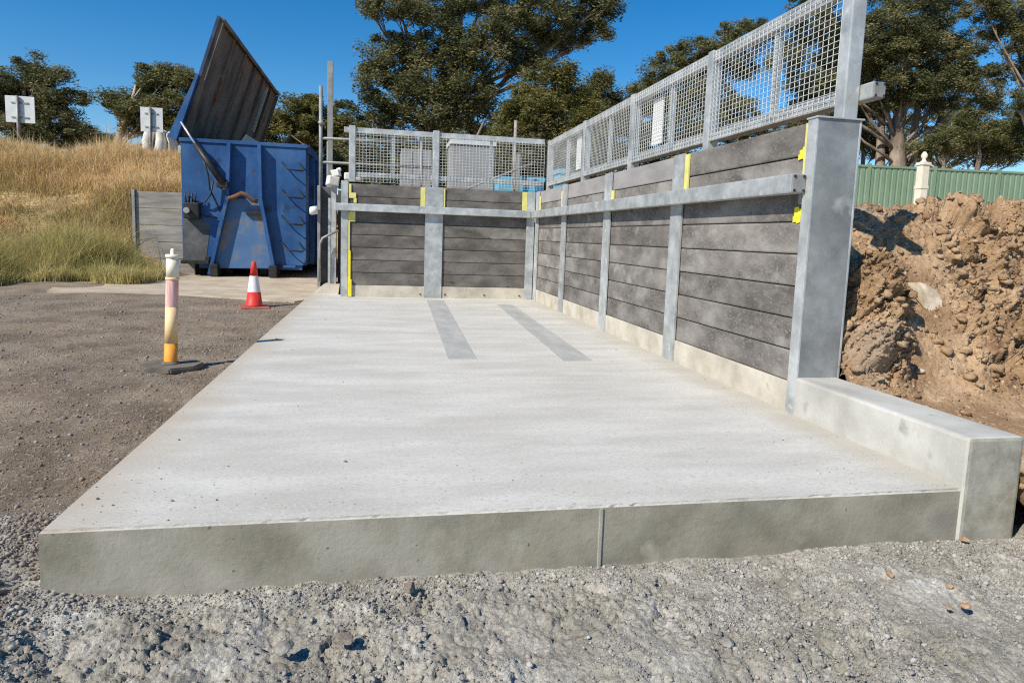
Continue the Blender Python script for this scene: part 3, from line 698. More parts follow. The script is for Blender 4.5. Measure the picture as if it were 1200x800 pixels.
panel('plastic_bin', 583, 601, 213, 226, 14.2, .7, 'bluedrum', 'light blue plastic bin behind the back railing, right beside the pale grey cabinet', 'bin', 'bluedrum')
panel('plastic_bin', 607, 637, 214, 227, 14.2, .7, 'bluedrum', 'widest light blue plastic bin, behind the back corner of the railing', 'bin', 'bluedrum')
panel('plastic_bin', 655, 664, 204, 222, 13.6, .5, 'bluedrum', 'small light blue plastic bin seen just past the corner of the railing', 'bin', 'bluedrum')
b = MB(); a = P(602, 215, 1, 14); c = P(602, 141, 1, 14); b.tube([(a.x, 14, 1.65), (a.x, 14, c.z)], .033, 10)
tag(b.build('pipe_post', 'timber', origin=(a.x, 14, 1.65)), 'slim pale post rising above the back railing left of the corner', 'post')
b = MB(); a = P(607, 215, 1, 13.8); c = P(607, 180, 1, 13.8); b.box(a.x-.04, a.x+.04, 13.8, 13.88, 1.65, c.z, bev=.006)
tag(b.build('short_post', 'galvdull', origin=(a.x, 13.8, 1.65)), 'short grey post behind the back mesh railing beside the slim pale post', 'post')
b = MB(); b.tube([P(548, 221, 1, 13.5), P(628, 190, 1, 13.5)], .022, 8)
o = b.build('brace_pipe', 'galvdull', origin=P(548, 221, 1, 13.5)); tag(o, 'thin grey pipe leaning diagonally behind the back mesh railing', 'pipe')

# ------------------------------------------------------------------ blue hook-lift bin with open lid
BY = 17.6; BL = 9.3
def bp(px, py, dy=0): return P(px, py, 1, BY+dy)
bx0, bx1 = bp(213, 240).x, bp(358.5, 240).x; bz0 = bp(285, 316).z+.14; bz1 = bp(285, 170).z
BIN = empty('skip_bin', ((bx0+bx1)/2, BY, -.08), 'large blue hook lift skip bin with its rusty lid standing open', 'skip bin')
b = MB(); T = .06
b.box(bx0, bx1, BY, BY+T, bz0, bz1, bev=.008); b.box(bx0, bx1, BY+BL-T, BY+BL, bz0, bz1, bev=.008)
b.box(bx0, bx0+T, BY+T, BY+BL-T, bz0, bz1); b.box(bx1-T, bx1, BY+T, BY+BL-T, bz0, bz1); b.box(bx0+T, bx1-T, BY+T, BY+BL-T, bz0, bz0+.08)
body = b.build('body', 'blue', BIN)
b = MB()
b.box(bx0-.03, bx1+.05, BY-.035, BY+.10, bz1+.002, bz1+.09, bev=.012); b.box(bx1-.04, bx1+.09, BY+.11, BY+BL, bz1-.1, bz1+.09, bev=.012); b.box(bx0-.05, bx0+.05, BY+.11, BY+BL, bz1+.002, bz1+.09, bev=.012)
b.build('top_rim', 'blue', BIN)
for k in range(7):
    b = MB(); y = BY+.9+k*1.25; b.box(bx1+.002, bx1+.12, y, y+.12, bz0, bz1-.11, bev=.01); b.build('side_rib', 'blue', BIN)
FD = .21  # depth of the front frame plates
def fin(pxs, s):
    pts = [bp(*q, -FD) for q in pxs]
    th = .045
    prof = [(p.x-th, p.z) for p in pts]+[(p.x+th, p.z) for p in pts[::-1]]
    b = MB(); b.prism(prof, 1, BY-FD, BY-.002, bev=.008); b.build('frame_plate', 'blue', BIN)
fin([(268, 167), (266, 231), (245, 322)], -1); fin([(303.5, 169), (305, 232), (322, 323)], 1)
# rusty panel between the plates, roller feet, hook bar
b = MB(); pa = [bp(270, 233), bp(303, 233), bp(320, 314), bp(249, 314)]
b.prism([(p.x, p.z) for p in pa], 1, BY-.03, BY-.004); b.build('lower_panel', 'bluerust', BIN)
b = MB(); pts = [bp(268, 232, -.16), bp(276, 230, -.22), bp(283, 226.5, -.26), bp(290, 229, -.24), bp(296, 235, -.2), bp(302, 236, -.16)]
b.tube(pts, .055, 10); b.build('hook_bar', 'rustbar', BIN)
b = MB(); a = bp(289, 250, -.02); b.box(a.x, a.x+.38, BY-.12, BY-.031, a.z-.04, a.z+.06, bev=.01, rot=None); b.build('latch', 'black', BIN)
for px in (250, 319):
    p = bp(px, 320, -.25); b = MB(); b.box(p.x-.09, p.x+.10, BY-FD-.02, BY+.5, -.07, bz0-.002, bev=.02); b.build('skid_foot', 'black', BIN)
for px in (262, 304):
    b = MB(); p = bp(px, 320); b.box(p.x-.09, p.x+.09, BY+.6, BY+BL, -.04, bz0-.01); b.build('skid_rail', 'black', BIN)
b = MB(); b.box(bx0+.35, bx1-.1, BY+.05, BY+.15, bz0-.12, bz0-.002); b.box(bx1-.55, bx1-.25, BY-.06, BY+.2, bz0-.06, bz0+.0); b.build('cross_member', 'blue', BIN)
for py in (199, 231, 262, 293):
    a = bp(330, py-8); c = bp(357, py-7); L_ = c.x-a.x
    b = MB(); d = .22
    b.tube([(a.x, BY-.0, a.z+.03), (a.x+.10, BY-d*.75, a.z-.10), (a.x+.22, BY-d, a.z-.17), (c.x-.02, BY-d, a.z-.19), (c.x+.0, BY-d*.8, a.z-.15), (c.x-.14, BY, a.z+.03)], .018, 6)
    b.build('ladder_rung', 'black', BIN)
# hydraulic ram, valve box and hoses
b = MB(); p0 = bp(212, 143, -.12); p1 = bp(236, 180, -.2); p2 = bp(261, 214, -.3)
b.tube([p0, p1], .026, 10); ram = b.build('lid_ram', 'chrome', BIN)
b = MB(); b.tube([bp(229, 169, -.18), p2], [.07, .085], 12); b.build('ram_barrel', 'black', ram)
b = MB(); b.box(p2.x-.14, p2.x+.12, BY-.34, BY-.003, p2.z-.12, p2.z+.02, bev=.015); b.box(bp(262, 216).x, bp(267, 216).x, BY-.08, BY-.003, bp(264, 222).z, bp(264, 213).z, mi=1); b.build('ram_bracket', ['black', 'white'], BIN)
b = MB(); a = bp(218, 256); c = bp(236, 238); b.box(a.x, c.x, BY-.26, BY-.003, a.z, c.z, bev=.03)
b.tube([(a.x+.1, BY-.36, (a.z+c.z)/2), (a.x+.1, BY-.25, (a.z+c.z)/2)], .07, 10, mi=1)
for k in range(4): b.tube([(a.x+.05+.07*k, BY-.15, c.z), (a.x+.03+.08*k, BY-.17, c.z+.22+.05*(k % 2))], .018, 6)
b.build('valve_box', ['black', 'galvdull'], BIN)
b = MB()
b.tube([bp(236, 180, -.2), bp(244, 205, -.2), bp(246, 222, -.16), bp(253, 236, -.08), bp(258, 248, -.06)], .022, 6)
b.tube([bp(250, 212, -.2), bp(247, 228, -.16), bp(240, 237, -.12), bp(228, 236, -.12), bp(223, 230, -.12), bp(220, 240, -.12)], .02, 6)
b.tube([bp(232, 250, -.12), bp(242, 254, -.1), bp(249, 253, -.08), bp(255, 256, -.06)], .018, 6)
b.build('hose', 'black', BIN)
b = MB(); pa = [bp(214.5, 254), bp(220, 254), bp(246, 262), bp(246, 268), bp(241, 309), bp(214.5, 309)]
b.prism([(p.x, p.z) for p in pa], 1, BY-.008, BY-.002); b.build('grey_patch', 'darkgrey', BIN)  # thin dark grey patch low on the left of the bin front
b = MB(); p = bp(243, 303, -.1); b.box(bx0-.02, bp(246, 300).x, BY-.14, BY-.009, bz0-.02, bz0+.07, bev=.01); b.box(p.x-.05, p.x+.05, BY-.12, BY-.009, bz0+.07, p.z+.05, bev=.01); b.build('tow_lug', 'black', BIN)
# lid: hinged along the left top edge, underside towards the right
A = bp(210, 163); B = bp(257, 18); LL = 9.0
A = Vector((A.x, BY+.10, A.z)); B = Vector((B.x, BY+.10, B.z)); d = (B-A)
nrm = Vector((-d.z, 0, d.x)).normalized()        # outward (upper-left) normal
if nrm.x > 0: nrm = -nrm
off = Vector((0, LL, 0))
b = MB(); b.quadslab([A, B, B+off, A+off], .0)
b = MB()
t = bmesh.new(); q = [A, B, B+off, A+off]; lo = [t.verts.new(v) for v in q]; hi = [t.verts.new(v+nrm*.07) for v in q]
f0 = t.faces.new(lo); f0.material_index = 1; t.faces.new(hi[::-1])
for i in range(4): t.faces.new((lo[i], lo[(i+1) % 4], hi[(i+1) % 4], hi[i]))
bmesh.ops.recalc_face_normals(t, faces=t.faces[:]); b.merge(t)
lid = b.build('lid', ['bluedark', 'rust'], BIN)
b = MB(); inn = -nrm
def strip(u0, u1, v0, v1, h):
    """bar on the lid's underside; u along the lid's width 0..1, v metres along its length"""
    a = A+d*u0+Vector((0, v0, 0)); c = A+d*u1+Vector((0, v0, 0)); e = A+d*u1+Vector((0, v1, 0)); f = A+d*u0+Vector((0, v1, 0))
    tt = bmesh.new(); lo = [tt.verts.new(v+inn*.001) for v in (a, c, e, f)]; hi = [tt.verts.new(v+inn*h) for v in (a, c, e, f)]
    tt.faces.new(lo); tt.faces.new(hi[::-1])
    for i in range(4): tt.faces.new((lo[i], lo[(i+1) % 4], hi[(i+1) % 4], hi[i]))
    bmesh.ops.recalc_face_normals(tt, faces=tt.faces[:]); b.merge(tt)
for u in (.02, .985): strip(u-.015, u+.015, .05, LL-.05, .10)
for v in (.04, LL-.10): strip(.04, .965, v, v+.06, .10)
for v in (1.5, 3.0, 4.5, 6.0, 7.5): strip(.04, .965, v, v+.09, .07)
lf = b.build('lid_frame', 'rust', lid)
b = MB(); strip(.42, .93, 6.9, 6.98, .09); b.build('lid_strut', 'chrome', lid)
# front skirt of the lid, folded outwards
b = MB(); s0 = A-Vector((.05, 0, .02)); s1 = A+d*.52
b.prism([(s0.x, s0.z), (s1.x-.02, s1.z), (s1.x+nrm.x*.07, s1.z+nrm.z*.07), (s0.x+nrm.x*.20, s0.z+nrm.z*.20)], 1, BY-.05, BY+.09); b.build('lid_skirt', 'blue', lid)
for k, px in enumerate((207, 212)):
    pass
# cardboard on the load
b = MB(); p = P(341, 166, 1, BY+1.2)
b.quadslab([p+Vector((-.30, 0, -.15)), p+Vector((-.02, 0, .17)), p+Vector((.05, .7, .10)), p+Vector((-.28, .7, -.2))], .02)
b.quadslab([p+Vector((-.02, 0, .17)), p+Vector((.40, .05, -.12)), p+Vector((.40, .75, -.15)), p+Vector((.05, .7, .12))], .02)
tag(b.build('cardboard_flap', 'cardboard', origin=p), 'folded sheet of brown cardboard sticking out over the blue bin rim', 'cardboard')
b = MB(); p = P(285, 163, 1, BY+.8); b.quadslab([p+Vector((-.1, 0, -.2)), p+Vector((.10, 0, .10)), p+Vector((.32, .3, -.02)), p+Vector((.15, .3, -.2))], .06)
b.quadslab([p+Vector((.1, .1, -.2)), p+Vector((.22, .1, .02)), p+Vector((.40, .3, -.05)), p+Vector((.35, .3, -.2))], .05)
tag(b.build('rubbish_scrap', 'bag', origin=p), 'crumpled pale scrap of rubbish showing over the bin rim near the lid', 'rubbish')

# ------------------------------------------------------------------ bollard and cone
BC = Vector((-1.89, 6.57, -.195))
BO = empty('traffic_bollard', BC, 'orange and off white plastic bollard on a flat rubber base at the slab edge', 'bollard')
lean = Matrix.Translation(BC) @ Matrix.Rotation(math.radians(2.2), 4, 'Y') @ Matrix.Translation(-BC)
def turned(name, prof, m_, par, c=BC, n=24, rot=lean):
    b = MB(); b.lathe([(r*.80, z*.915) for r, z in prof] if rot is not None else [(r*.84, z*.84) for r, z in prof], c, n)
    if rot is not None: bmesh.ops.transform(b.b, matrix=rot, verts=b.b.verts[:])
    return b.build(name, m_, par)
turned('tube', [(.071, .05), (.071, .06), (.069, .27)], 'orange', BO)
turned('tube', [(.069, .2705), (.067, .64)], 'paleorange', BO)
turned('reflective_band', [(.0672, .6405), (.0678, .645), (.0672, .90), (.0665, .9045)], 'pink', BO)
turned('collar', [(.067, .905), (.0735, .91), (.0735, .928), (.067, .933)], 'paleorange', BO)
turned('tube', [(.0665, .9335), (.066, 1.125)], 'offwhite', BO)
turned('cap', [(.067, 1.1255), (.077, 1.128), (.077, 1.152), (.066, 1.158), (.027, 1.16), (.024, 1.162), (.024, 1.205), (.018, 1.214), (.006, 1.217)], 'offwhite', BO)
b = MB(); hexa = [(BC.x+.285*math.cos(a)-.0, BC.y+.27*math.sin(a)) for a in [math.radians(k*45+14) for k in range(8)]]
b.prism(hexa, 2, BC.z+.002, BC.z+.055, bev=.012); b.lathe([(.085, .0555), (.08, .065), (.058, .08)], BC, 16)
b.build('base', 'rubber', BO)

CC = Vector((-1.965, 11.2, 0)); CC.z = -.13
CO = empty('traffic_cone', CC, 'red traffic cone with a white band standing where the apron meets the slab', 'cone')
turned('cone', [(.168, .03), (.150, .06), (.118, .30)], 'red', CO, CC, 24, None)
turned('white_band', [(.1185, .301), (.1165, .31), (.077, .60), (.0765, .605)], 'band', CO, CC, 24, None)
turned('cone_top', [(.075, .606), (.042, .86), (.034, .875), (.02, .876)], 'red', CO, CC, 24, None)
b = MB(); b.box(CC.x-.22, CC.x+.22, CC.y-.22, CC.y+.22, CC.z-.02, CC.z+.026, bev=.012, rot=Matrix.Translation(CC) @ Matrix.Rotation(.25, 4, 'Z') @ Matrix.Translation(-CC))
b.build('base', 'conebase', CO)

# ------------------------------------------------------------------ left hill things
def sign(px0, px1, py0, py1, pyb, y, ppx, lab, tilt=0):
    a = P(px0, py1, 1, y); c = P(px1, py0, 1, y); pb = P(ppx, pyb, 1, y); pt = P(ppx, py0-1, 1, y)
    e = empty('road_sign', (pb.x, y, pb.z-.3), lab, 'sign', 'signs on the grassy hill seen from behind')
    b = MB(); b.box(a.x, c.x, y, y+.02, a.z, c.z, bev=.006); b.build('sign_board', 'signback', e)
    b = MB(); b.tube([(pb.x, y-.06, pb.z-.4), (pb.x, y-.06, pt.z)], .045, 10); b.build('post', 'galvdull', e)
    for f in (.2, .75):
        b = MB(); z = a.z+(c.z-a.z)*f; b.box(a.x+.2*(c.x-a.x), c.x-.2*(c.x-a.x), y-.022, y-.002, z-.02, z+.02); b.build('bracket', 'galvdull', e)
    return e
sign(7, 40, 114, 143, 168, 25.0, 23.5, 'square sign seen from behind at the far left of the hill crest', 0)
sign(165, 190.5, 127, 154, 178, 25.0, 177.5, 'square white sign seen from behind beside the pale bags and open lid')
for k, (px, py, w, h) in enumerate(((174, 166, 5.5, 15), (181, 165, 5, 14), (188, 164, 5, 16), (195, 167, 5.5, 13), (202, 168, 4.5, 12))):
    c = P(px, py, 1, 25.6+.3*(k % 2)); s_ = 25.0/F
    prof = [(.95*w*s_, -h*s_), (1.12*w*s_, -.7*h*s_), (w*s_*1.08, 0), (w*s_*.92, .55*h*s_), (w*s_*.75, .82*h*s_), (w*s_*.35, h*s_*.98)]
    b = MB(); b.lathe(prof, c, 12)
    for v in b.b.verts: v.co += Vector((.03*math.sin(v.co.z*9+k)+.10*(v.co.z-c.z)*(1-.5*k), .05*math.cos(v.co.z*7+v.co.x*8), .03*math.sin(v.co.x*14)))
    o = b.build('bulk_bag', 'bag', origin=c-Vector((0, 0, h*s_)))
    tag(o, 'tall pale rounded bag in the row on the dry grass beside the open lid', 'bag', 'pale bags on the hill')
yy = 17.9
a = P(160, 275, 1, yy); c = P(214, 226, 1, yy)
SW = empty('sleeper_wall', (a.x, yy, -.1), 'low weathered grey sleeper wall holding the grassy hill left of the bin', 'retaining wall')
nrow = 5
for k in range(nrow):
    z0 = -.1+(c.z+.1)*k/nrow; b = MB(); b.box(a.x, c.x+.25, yy, yy+.1, z0+.006, -.1+(c.z+.1)*(k+1)/nrow-.006, bev=.01); b.build('sleeper', 'timber', SW)
b = MB(); b.box(a.x-.07, a.x-.004, yy-.05, yy+.14, -.2, P(159, 222, 1, yy).z, bev=.005); b.build('post', 'galvdull', SW)

# ------------------------------------------------------------------ green fence with the cream post
fa = P(975, 194, 1, 19.4); fz = 1.70
# fence runs nearly along x, coming slightly nearer to the right
f0 = Vector((13.2, 19.6)); f1 = Vector((31.0, 17.6)); fdir = (f1-f0).normalized(); fn = Vector((-fdir.y, fdir.x))
FE = empty('steel_fence', (f0.x, f0.y, fz), 'long green corrugated steel fence along the yard boundary on the right', 'fence')
def fpt(s, dn, z): p = f0+fdir*s+fn*dn; return (p.x, p.y, z)
Lf = (f1-f0).length; top0 = P(1000, 193, 1, 19.5).z; top = top0
nP = 8; sp = Lf/nP
for k in range(nP+1):
    b = MB(); p = fpt(k*sp, -.03, 0); b.prism([fpt(k*sp-.05, -.05, 0)[:2], fpt(k*sp+.05, -.05, 0)[:2], fpt(k*sp+.05, .05, 0)[:2], fpt(k*sp-.05, .05, 0)[:2]], 2, fz-.4, top+.05); b.build('post', 'green', FE)
for k in range(nP):
    b = MB(); s = k*sp+.055; e = (k+1)*sp-.055; n_ = 11; w = (e-s)/n_; pts = []
    for i in range(n_):
        u = s+i*w; pts += [(u, 0), (u+w*.60, 0), (u+w*.70, .022), (u+w*.90, .022)]
    pts.append((e, 0))
    pl = [fpt(u, dn-.01, 0)[:2] for u, dn in pts]+[fpt(u, dn+.006, 0)[:2] for u, dn in pts[::-1]]
    b.prism(pl, 2, fz-.3, top-.04); b.build('panel', 'green', FE)
    b = MB(); b.prism([fpt(s, -.035, 0)[:2], fpt(e, -.035, 0)[:2], fpt(e, .035, 0)[:2], fpt(s, .035, 0)[:2]], 2, top-.07, top-.002); b.build('capping_rail', 'green', FE)
pp = P(1079, 225, 1, 18.2); pt = P(1083, 178, 1, 18.2); hh = pt.z-1.6
b = MB(); r = .125; c = Vector((pp.x, 18.2, 1.6))
b.box(c.x-r, c.x+r, c.y-r, c.y+r, 1.5, 1.6+hh*.56, bev=.012)
b.box(c.x-r*1.12, c.x+r*1.12, c.y-r*1.12, c.y+r*1.12, 1.6+hh*.561, 1.6+hh*.60, bev=.01)
b.box(c.x-r*.98, c.x+r*.98, c.y-r*.98, c.y+r*.98, 1.6+hh*.601, 1.6+hh*.84, bev=.012)
b.box(c.x-r*1.2, c.x+r*1.2, c.y-r*1.2, c.y+r*1.2, 1.6+hh*.841, 1.6+hh*.875, bev=.012)
b.lathe([(r*1.0, hh*.876), (r*.45, hh*.90), (r*.40, hh*.915), (r*.75, hh*.94), (r*.72, hh*.965), (r*.3, hh*1.0)], c, 16)
tag(b.build('turned_post', 'cream', origin=c), 'cream white turned post with a small finial standing in front of the green fence', 'post')

# ------------------------------------------------------------------ trees
def leaf_cloud(blobs, n_leaf, L=.30, W=.10, clump=.55, per=170, droop=.55):
    """blobs: (cx,cy,cz,rx,ry,rz). returns verts, quads, tint"""
    vol = np.array([b[3]*b[5] for b in blobs]); vol = vol/vol.sum()
    n_leaf = int(n_leaf*2.5); nc = max(len(blobs), int(n_leaf/per)); cents = []; sizes = []
    for b, w in zip(blobs, vol):
        k = max(3, int(round(nc*w)))
        u = rng.normal(size=(k, 3)); u /= np.linalg.norm(u, axis=1)[:, None]
        r = rng.uniform(.12, 1, k)**.5
        cents.append(np.array(b[:3])+u*r[:, None]*np.array(b[3:6])); sizes.append(np.full(k, clump*.66)*rng.uniform(.45, 1.6, k))
    C = np.concatenate(cents); S = np.concatenate(sizes); nC = len(C)
    ctint = rng.normal(.45, .26, nC)
    idx = np.repeat(np.arange(nC), per)
    g = np.clip(rng.normal(size=(len(idx), 3)), -1.7, 1.7)*np.array([.60, .60, .40])
    p = C[idx]+g*S[idx][:, None]
    n = len(p)
    ang = rng.uniform(0, 6.283, n); dz = -rng.uniform(-.35, 1.0, n)*droop*1.6
    dirv = np.stack([np.cos(ang), np.sin(ang), dz], 1); dirv /= np.linalg.norm(dirv, axis=1)[:, None]
    rv = rng.normal(size=(n, 3)); side = np.cross(dirv, rv); side /= np.linalg.norm(side, axis=1)[:, None]+1e-9
    l = L*.60*rng.uniform(.6, 1.4, n)[:, None]; w = W*.54*rng.uniform(.6, 1.3, n)[:, None]
    V = np.stack([p-dirv*l*.5, p+side*w*.5, p+dirv*l*.5, p-side*w*.5], 1).reshape(-1, 3)
    Fc = np.arange(n*4).reshape(-1, 4)
    return V, Fc, np.clip(ctint[idx]+rng.normal(0, .16, n), 0, 1), C
def tree(label, trunk_px, y, blobs_px, n_leaf, leaf='leafA', bark='bark', r0=.4, zb=1.6, L=.30, W=.10, clump=.55, group=None, cat='tree', limb=1.0, name='gum_tree', depth=.75, per=230, fork=.45, stems=()):
    """trunk_px: (px of the base, lean px); blobs_px: (px,py,rx,ry[,dy]) in photo pixels at distance y"""
    s = y/F*1.0
    blobs = []
    for q in blobs_px:
        dy = q[4] if len(q) > 4 else random.uniform(-.5, .5)*q[2]*s
        c = P(q[0], q[1], 1, y+dy); blobs.append((c.x, c.y, c.z, q[2]*s, q[2]*s*depth, q[3]*s))
    bpx = P(trunk_px[0], 200, 1, y)
    base = Vector((bpx.x, y, zb))
    e = empty(name, base, label, cat, group)
    V, Fc, t, C = leaf_cloud(blobs, n_leaf, L, W, clump, per)
    np_mesh('crown', V, Fc, leaf, e, tint=t)
    # trunk with limbs to the blobs
    b = MB(); topc = Vector((sum(q[0] for q in blobs)/len(blobs), y, max(q[2] for q in blobs)))
    hgt = topc.z-zb; lean = trunk_px[1]*s
    pts = []; 
    for i in range(7):
        f = i/6; pts.append(base+Vector((lean*f+(topc.x-base.x-lean)*f*f*.5+.12*math.sin(i*1.7), .1*math.cos(i*2.1), hgt*.86*f-.4*(i == 0))))
    rs = [r0*(1.25 if i == 0 else 1)*(1-.82*i/6) for i in range(7)]
    b.tube(pts, rs, 10)
    for (dx, tx, tz) in stems:
        b.tube([base+Vector((dx*s, .2, -.3)), base+Vector((dx*s*1.3+tx*s*.3, .25, hgt*tz*.45)), base+Vector((dx*s+tx*s, .2, hgt*tz))], [r0*.62, r0*.45, r0*.2], 9)
    for bl in blobs:
        c = Vector(bl[:3])
        f = min(.92, max(fork, (c.z-zb)/hgt*.62)); k = f*6; i = int(k); st = pts[i].lerp(pts[min(6, i+1)], k-i)
        mid = st.lerp(c, .5)+Vector((random.uniform(-.3, .3), random.uniform(-.3, .3), -.06*(c-st).length+random.uniform(-.2, .2)))
        rr = max(.035, r0*.36*(1-f*.6))*limb
        b.tube([st, st.lerp(mid, .5)+Vector((0, 0, .08)), mid, mid.lerp(c, .55)+Vector((random.uniform(-.2, .2), 0, .12)), c+Vector((0, 0, bl[5]*.3))], [rr, rr*.85, rr*.65, rr*.42, rr*.15], 7)
        # twigs reaching the nearer clumps
        dist = np.linalg.norm(C-np.array(bl[:3]), axis=1); near = np.argsort(dist)[:10]
        for jx in near[::1]:
            q = Vector(C[jx]); s0 = mid.lerp(c, random.uniform(.3, 1))
            b.tube([s0, s0.lerp(q, .5)+Vector((0, 0, random.uniform(-.1, .25))), q], [rr*.22, rr*.15, rr*.06], 5, caps=False)
    b.build('trunk', bark, e)
    return e

G = 'gum trees around the yard'
tree('biggest dark gum tree with a wide ragged crown behind the back wall', (520, 0), 36, [
    (462, 8, 34, 20), (520, 8, 45, 22), (585, 5, 45, 22), (640, 15, 40, 26), (690, 12, 32, 24), (712, 2, 18, 12), (655, 45, 42, 18), (700, 40, 20, 12), (520, 45, 40, 26), (470, 62, 34, 24), (440, 72, 22, 18),
    (560, 60, 40, 28), (600, 40, 36, 25), (612, 75, 30, 22), (500, 90, 46, 28), (455, 112, 40, 28), (540, 110, 40, 30), (432, 140, 34, 24), (500, 138, 46, 28), (560, 142, 40, 26), (430, 12, 12, 10), (575, -30, 80, 25), (660, -25, 50, 20)],
    60000, 'leafB', 'bark', .55, 1.6, .34, .115, .62, G, fork=.25)
tree('broad olive bushy tree in front of the biggest gum, behind the railing corner', (640, 0), 27, [
    (640, 100, 34, 22), (612, 120, 26, 22), (665, 118, 34, 24), (640, 138, 45, 24), (690, 140, 26, 20), (605, 148, 26, 20), (655, 84, 18, 12), (660, 160, 50, 18), (712, 150, 18, 14), (600, 165, 30, 16)],
    30000, 'leafC', 'bark', .30, 1.6, .24, .075, .42, G, name='bushy_tree')
tree('small dark tree between the olive bush and the right railing', (705, 0), 33, [(702, 98, 16, 14), (690, 115, 20, 16), (712, 120, 18, 16), (730, 132, 20, 14), (748, 125, 12, 12), (742, 112, 9, 10), (705, 140, 34, 16)],
    14000, 'leafA', 'bark', .22, 1.6, .28, .09, .45, G)
tree('spreading gum tree behind the middle of the right mesh railing', (800, 0), 42, [
    (872, 36, 30, 14), (842, 50, 32, 16), (808, 66, 30, 18), (778, 82, 26, 18), (760, 96, 18, 12), (830, 82, 40, 22), (800, 110, 40, 24), (860, 75, 34, 20), (895, 45, 20, 16), (770, 130, 30, 20), (850, 120, 40, 22)],
    30000, 'leafA', 'bark', .4, 1.6, .32, .10, .55, G)
tree('tall spreading gum tree with a mottled trunk behind the green fence', (1052, 2), 27, [
    (945, 30, 30, 24), (925, 70, 28, 20), (985, 40, 34, 26), (1040, 22, 42, 26), (1095, 18, 40, 24), (1130, 55, 34, 22), (1085, 60, 36, 24), (1030, 75, 30, 24), (1105, 92, 40, 20), (1150, 95, 26, 18), (1000, 90, 26, 22),
    (1025, 120, 22, 16), (1100, 122, 26, 12), (1160, 120, 22, 10), (960, 110, 30, 24), (1060, -15, 80, 22), (960, -5, 36, 20), (930, 140, 30, 22), (1062, 50, 50, 30), (1010, 60, 40, 30), (1075, 98, 46, 22), (980, 85, 34, 30), (1120, 78, 36, 18), (1040, 108, 34, 20), (1180, 85, 26, 14)],
    62000, 'leafB', 'bark', .50, 1.6, .25, .08, .45, G, fork=.22, limb=.55, stems=((14, 14, .62), (-12, -18, .6), (22, 40, .5)))
tree('dense green gum tree filling the sky behind the mottled trunk', (1110, 0), 40, [
    (985, 60, 34, 26), (1040, 70, 40, 28), (1090, 50, 40, 26), (1120, 95, 34, 20), (1010, 110, 40, 28), (1070, 115, 44, 24), (1130, 130, 40, 20), (985, 150, 40, 26), (1040, 155, 40, 24), (1100, 150, 40, 22), (1160, 120, 30, 14), (1180, 150, 34, 20), (1210, 140, 30, 24), (950, 100, 30, 26), (1150, 175, 50, 18)],
    34000, 'leafA', 'bark', .4, 1.6, .32, .10, .55, G)
tree('gum tree overhanging the top right corner with bare grey limbs', (1245, -14), 23, [
    (1150, 8, 26, 16), (1185, 12, 30, 20), (1195, 45, 22, 22), (1165, 38, 18, 12), (1215, 80, 24, 20), (1225, 30, 40, 30), (1195, 118, 16, 14), (1215, 130, 24, 20), (1240, 100, 30, 30)],
    18000, 'leafB', 'barkpale', .30, 1.6, .22, .07, .38, G)
tree('dense dark round bush right behind the green fence', (1140, 0), 24, [
    (1138, 158, 44, 24), (1105, 168, 30, 20), (1172, 160, 32, 24), (1140, 140, 28, 12), (1195, 165, 28, 24), (1080, 176, 22, 14), (1225, 165, 30, 28), (1160, 180, 60, 16)],
    22000, 'leafA', 'bark', .2, 1.6, .2, .065, .38, G, name='bush', cat='bush')
tree('low dark scrub at the left foot of the mottled gum trunk', (1010, 0), 30, [(1005, 165, 24, 18), (985, 150, 24, 24), (1030, 172, 22, 14), (960, 165, 30, 24), (1060, 178, 24, 12), (1015, 135, 16, 14)],
    14000, 'leafA', 'bark', .2, 1.6, .24, .08, .42, G, name='bush', cat='bush')
tree('dark leafy tree hanging over the far left end of the hill', (20, 0), 42, [
    (36, 78, 20, 12), (62, 88, 14, 10), (10, 95, 26, 22), (40, 108, 34, 24), (75, 118, 14, 12), (92, 113, 10, 7), (20, 130, 40, 26), (60, 140, 26, 18), (82, 140, 10, 9), (-20, 110, 30, 30), (30, 155, 50, 18)],
    26000, 'leafB', 'bark', .4, 3.5, .32, .105, .55, G)
tree('low dark tree on the hill crest in the gap between the left gums', (98, 0), 46, [(92, 155, 14, 10), (104, 160, 12, 9), (85, 162, 10, 8), (126, 164, 9, 6)], 5000, 'leafB', 'bark', .15, 3.4, .32, .105, .5, G)
tree('gum tree with a forked grey trunk on the hill beside the bin lid', (139, -2), 40, [
    (176, 82, 10, 8), (170, 96, 14, 10), (200, 88, 20, 11), (212, 105, 24, 16), (180, 110, 26, 14), (130, 118, 12, 10), (145, 125, 20, 14), (165, 132, 24, 14), (205, 130, 28, 18), (225, 95, 14, 10), (170, 150, 22, 12), (200, 155, 26, 14), (235, 130, 20, 20), (225, 150, 30, 20)],
    26000, 'leafA', 'barkpale', .34, 3.4, .30, .10, .5, G, fork=.3)
tree('mid green tree standing between the bin lid and the tall poles', (350, 0), 32, [
    (352, 128, 18, 12), (330, 142, 24, 14), (368, 138, 22, 16), (388, 140, 20, 22), (345, 158, 34, 16), (380, 165, 26, 20), (310, 150, 14, 12), (405, 155, 18, 22), (370, 120, 12, 8), (330, 175, 50, 16), (400, 180, 24, 20), (300, 140, 10, 14)],
    24000, 'leafC', 'bark', .28, 1.2, .27, .09, .45, G)
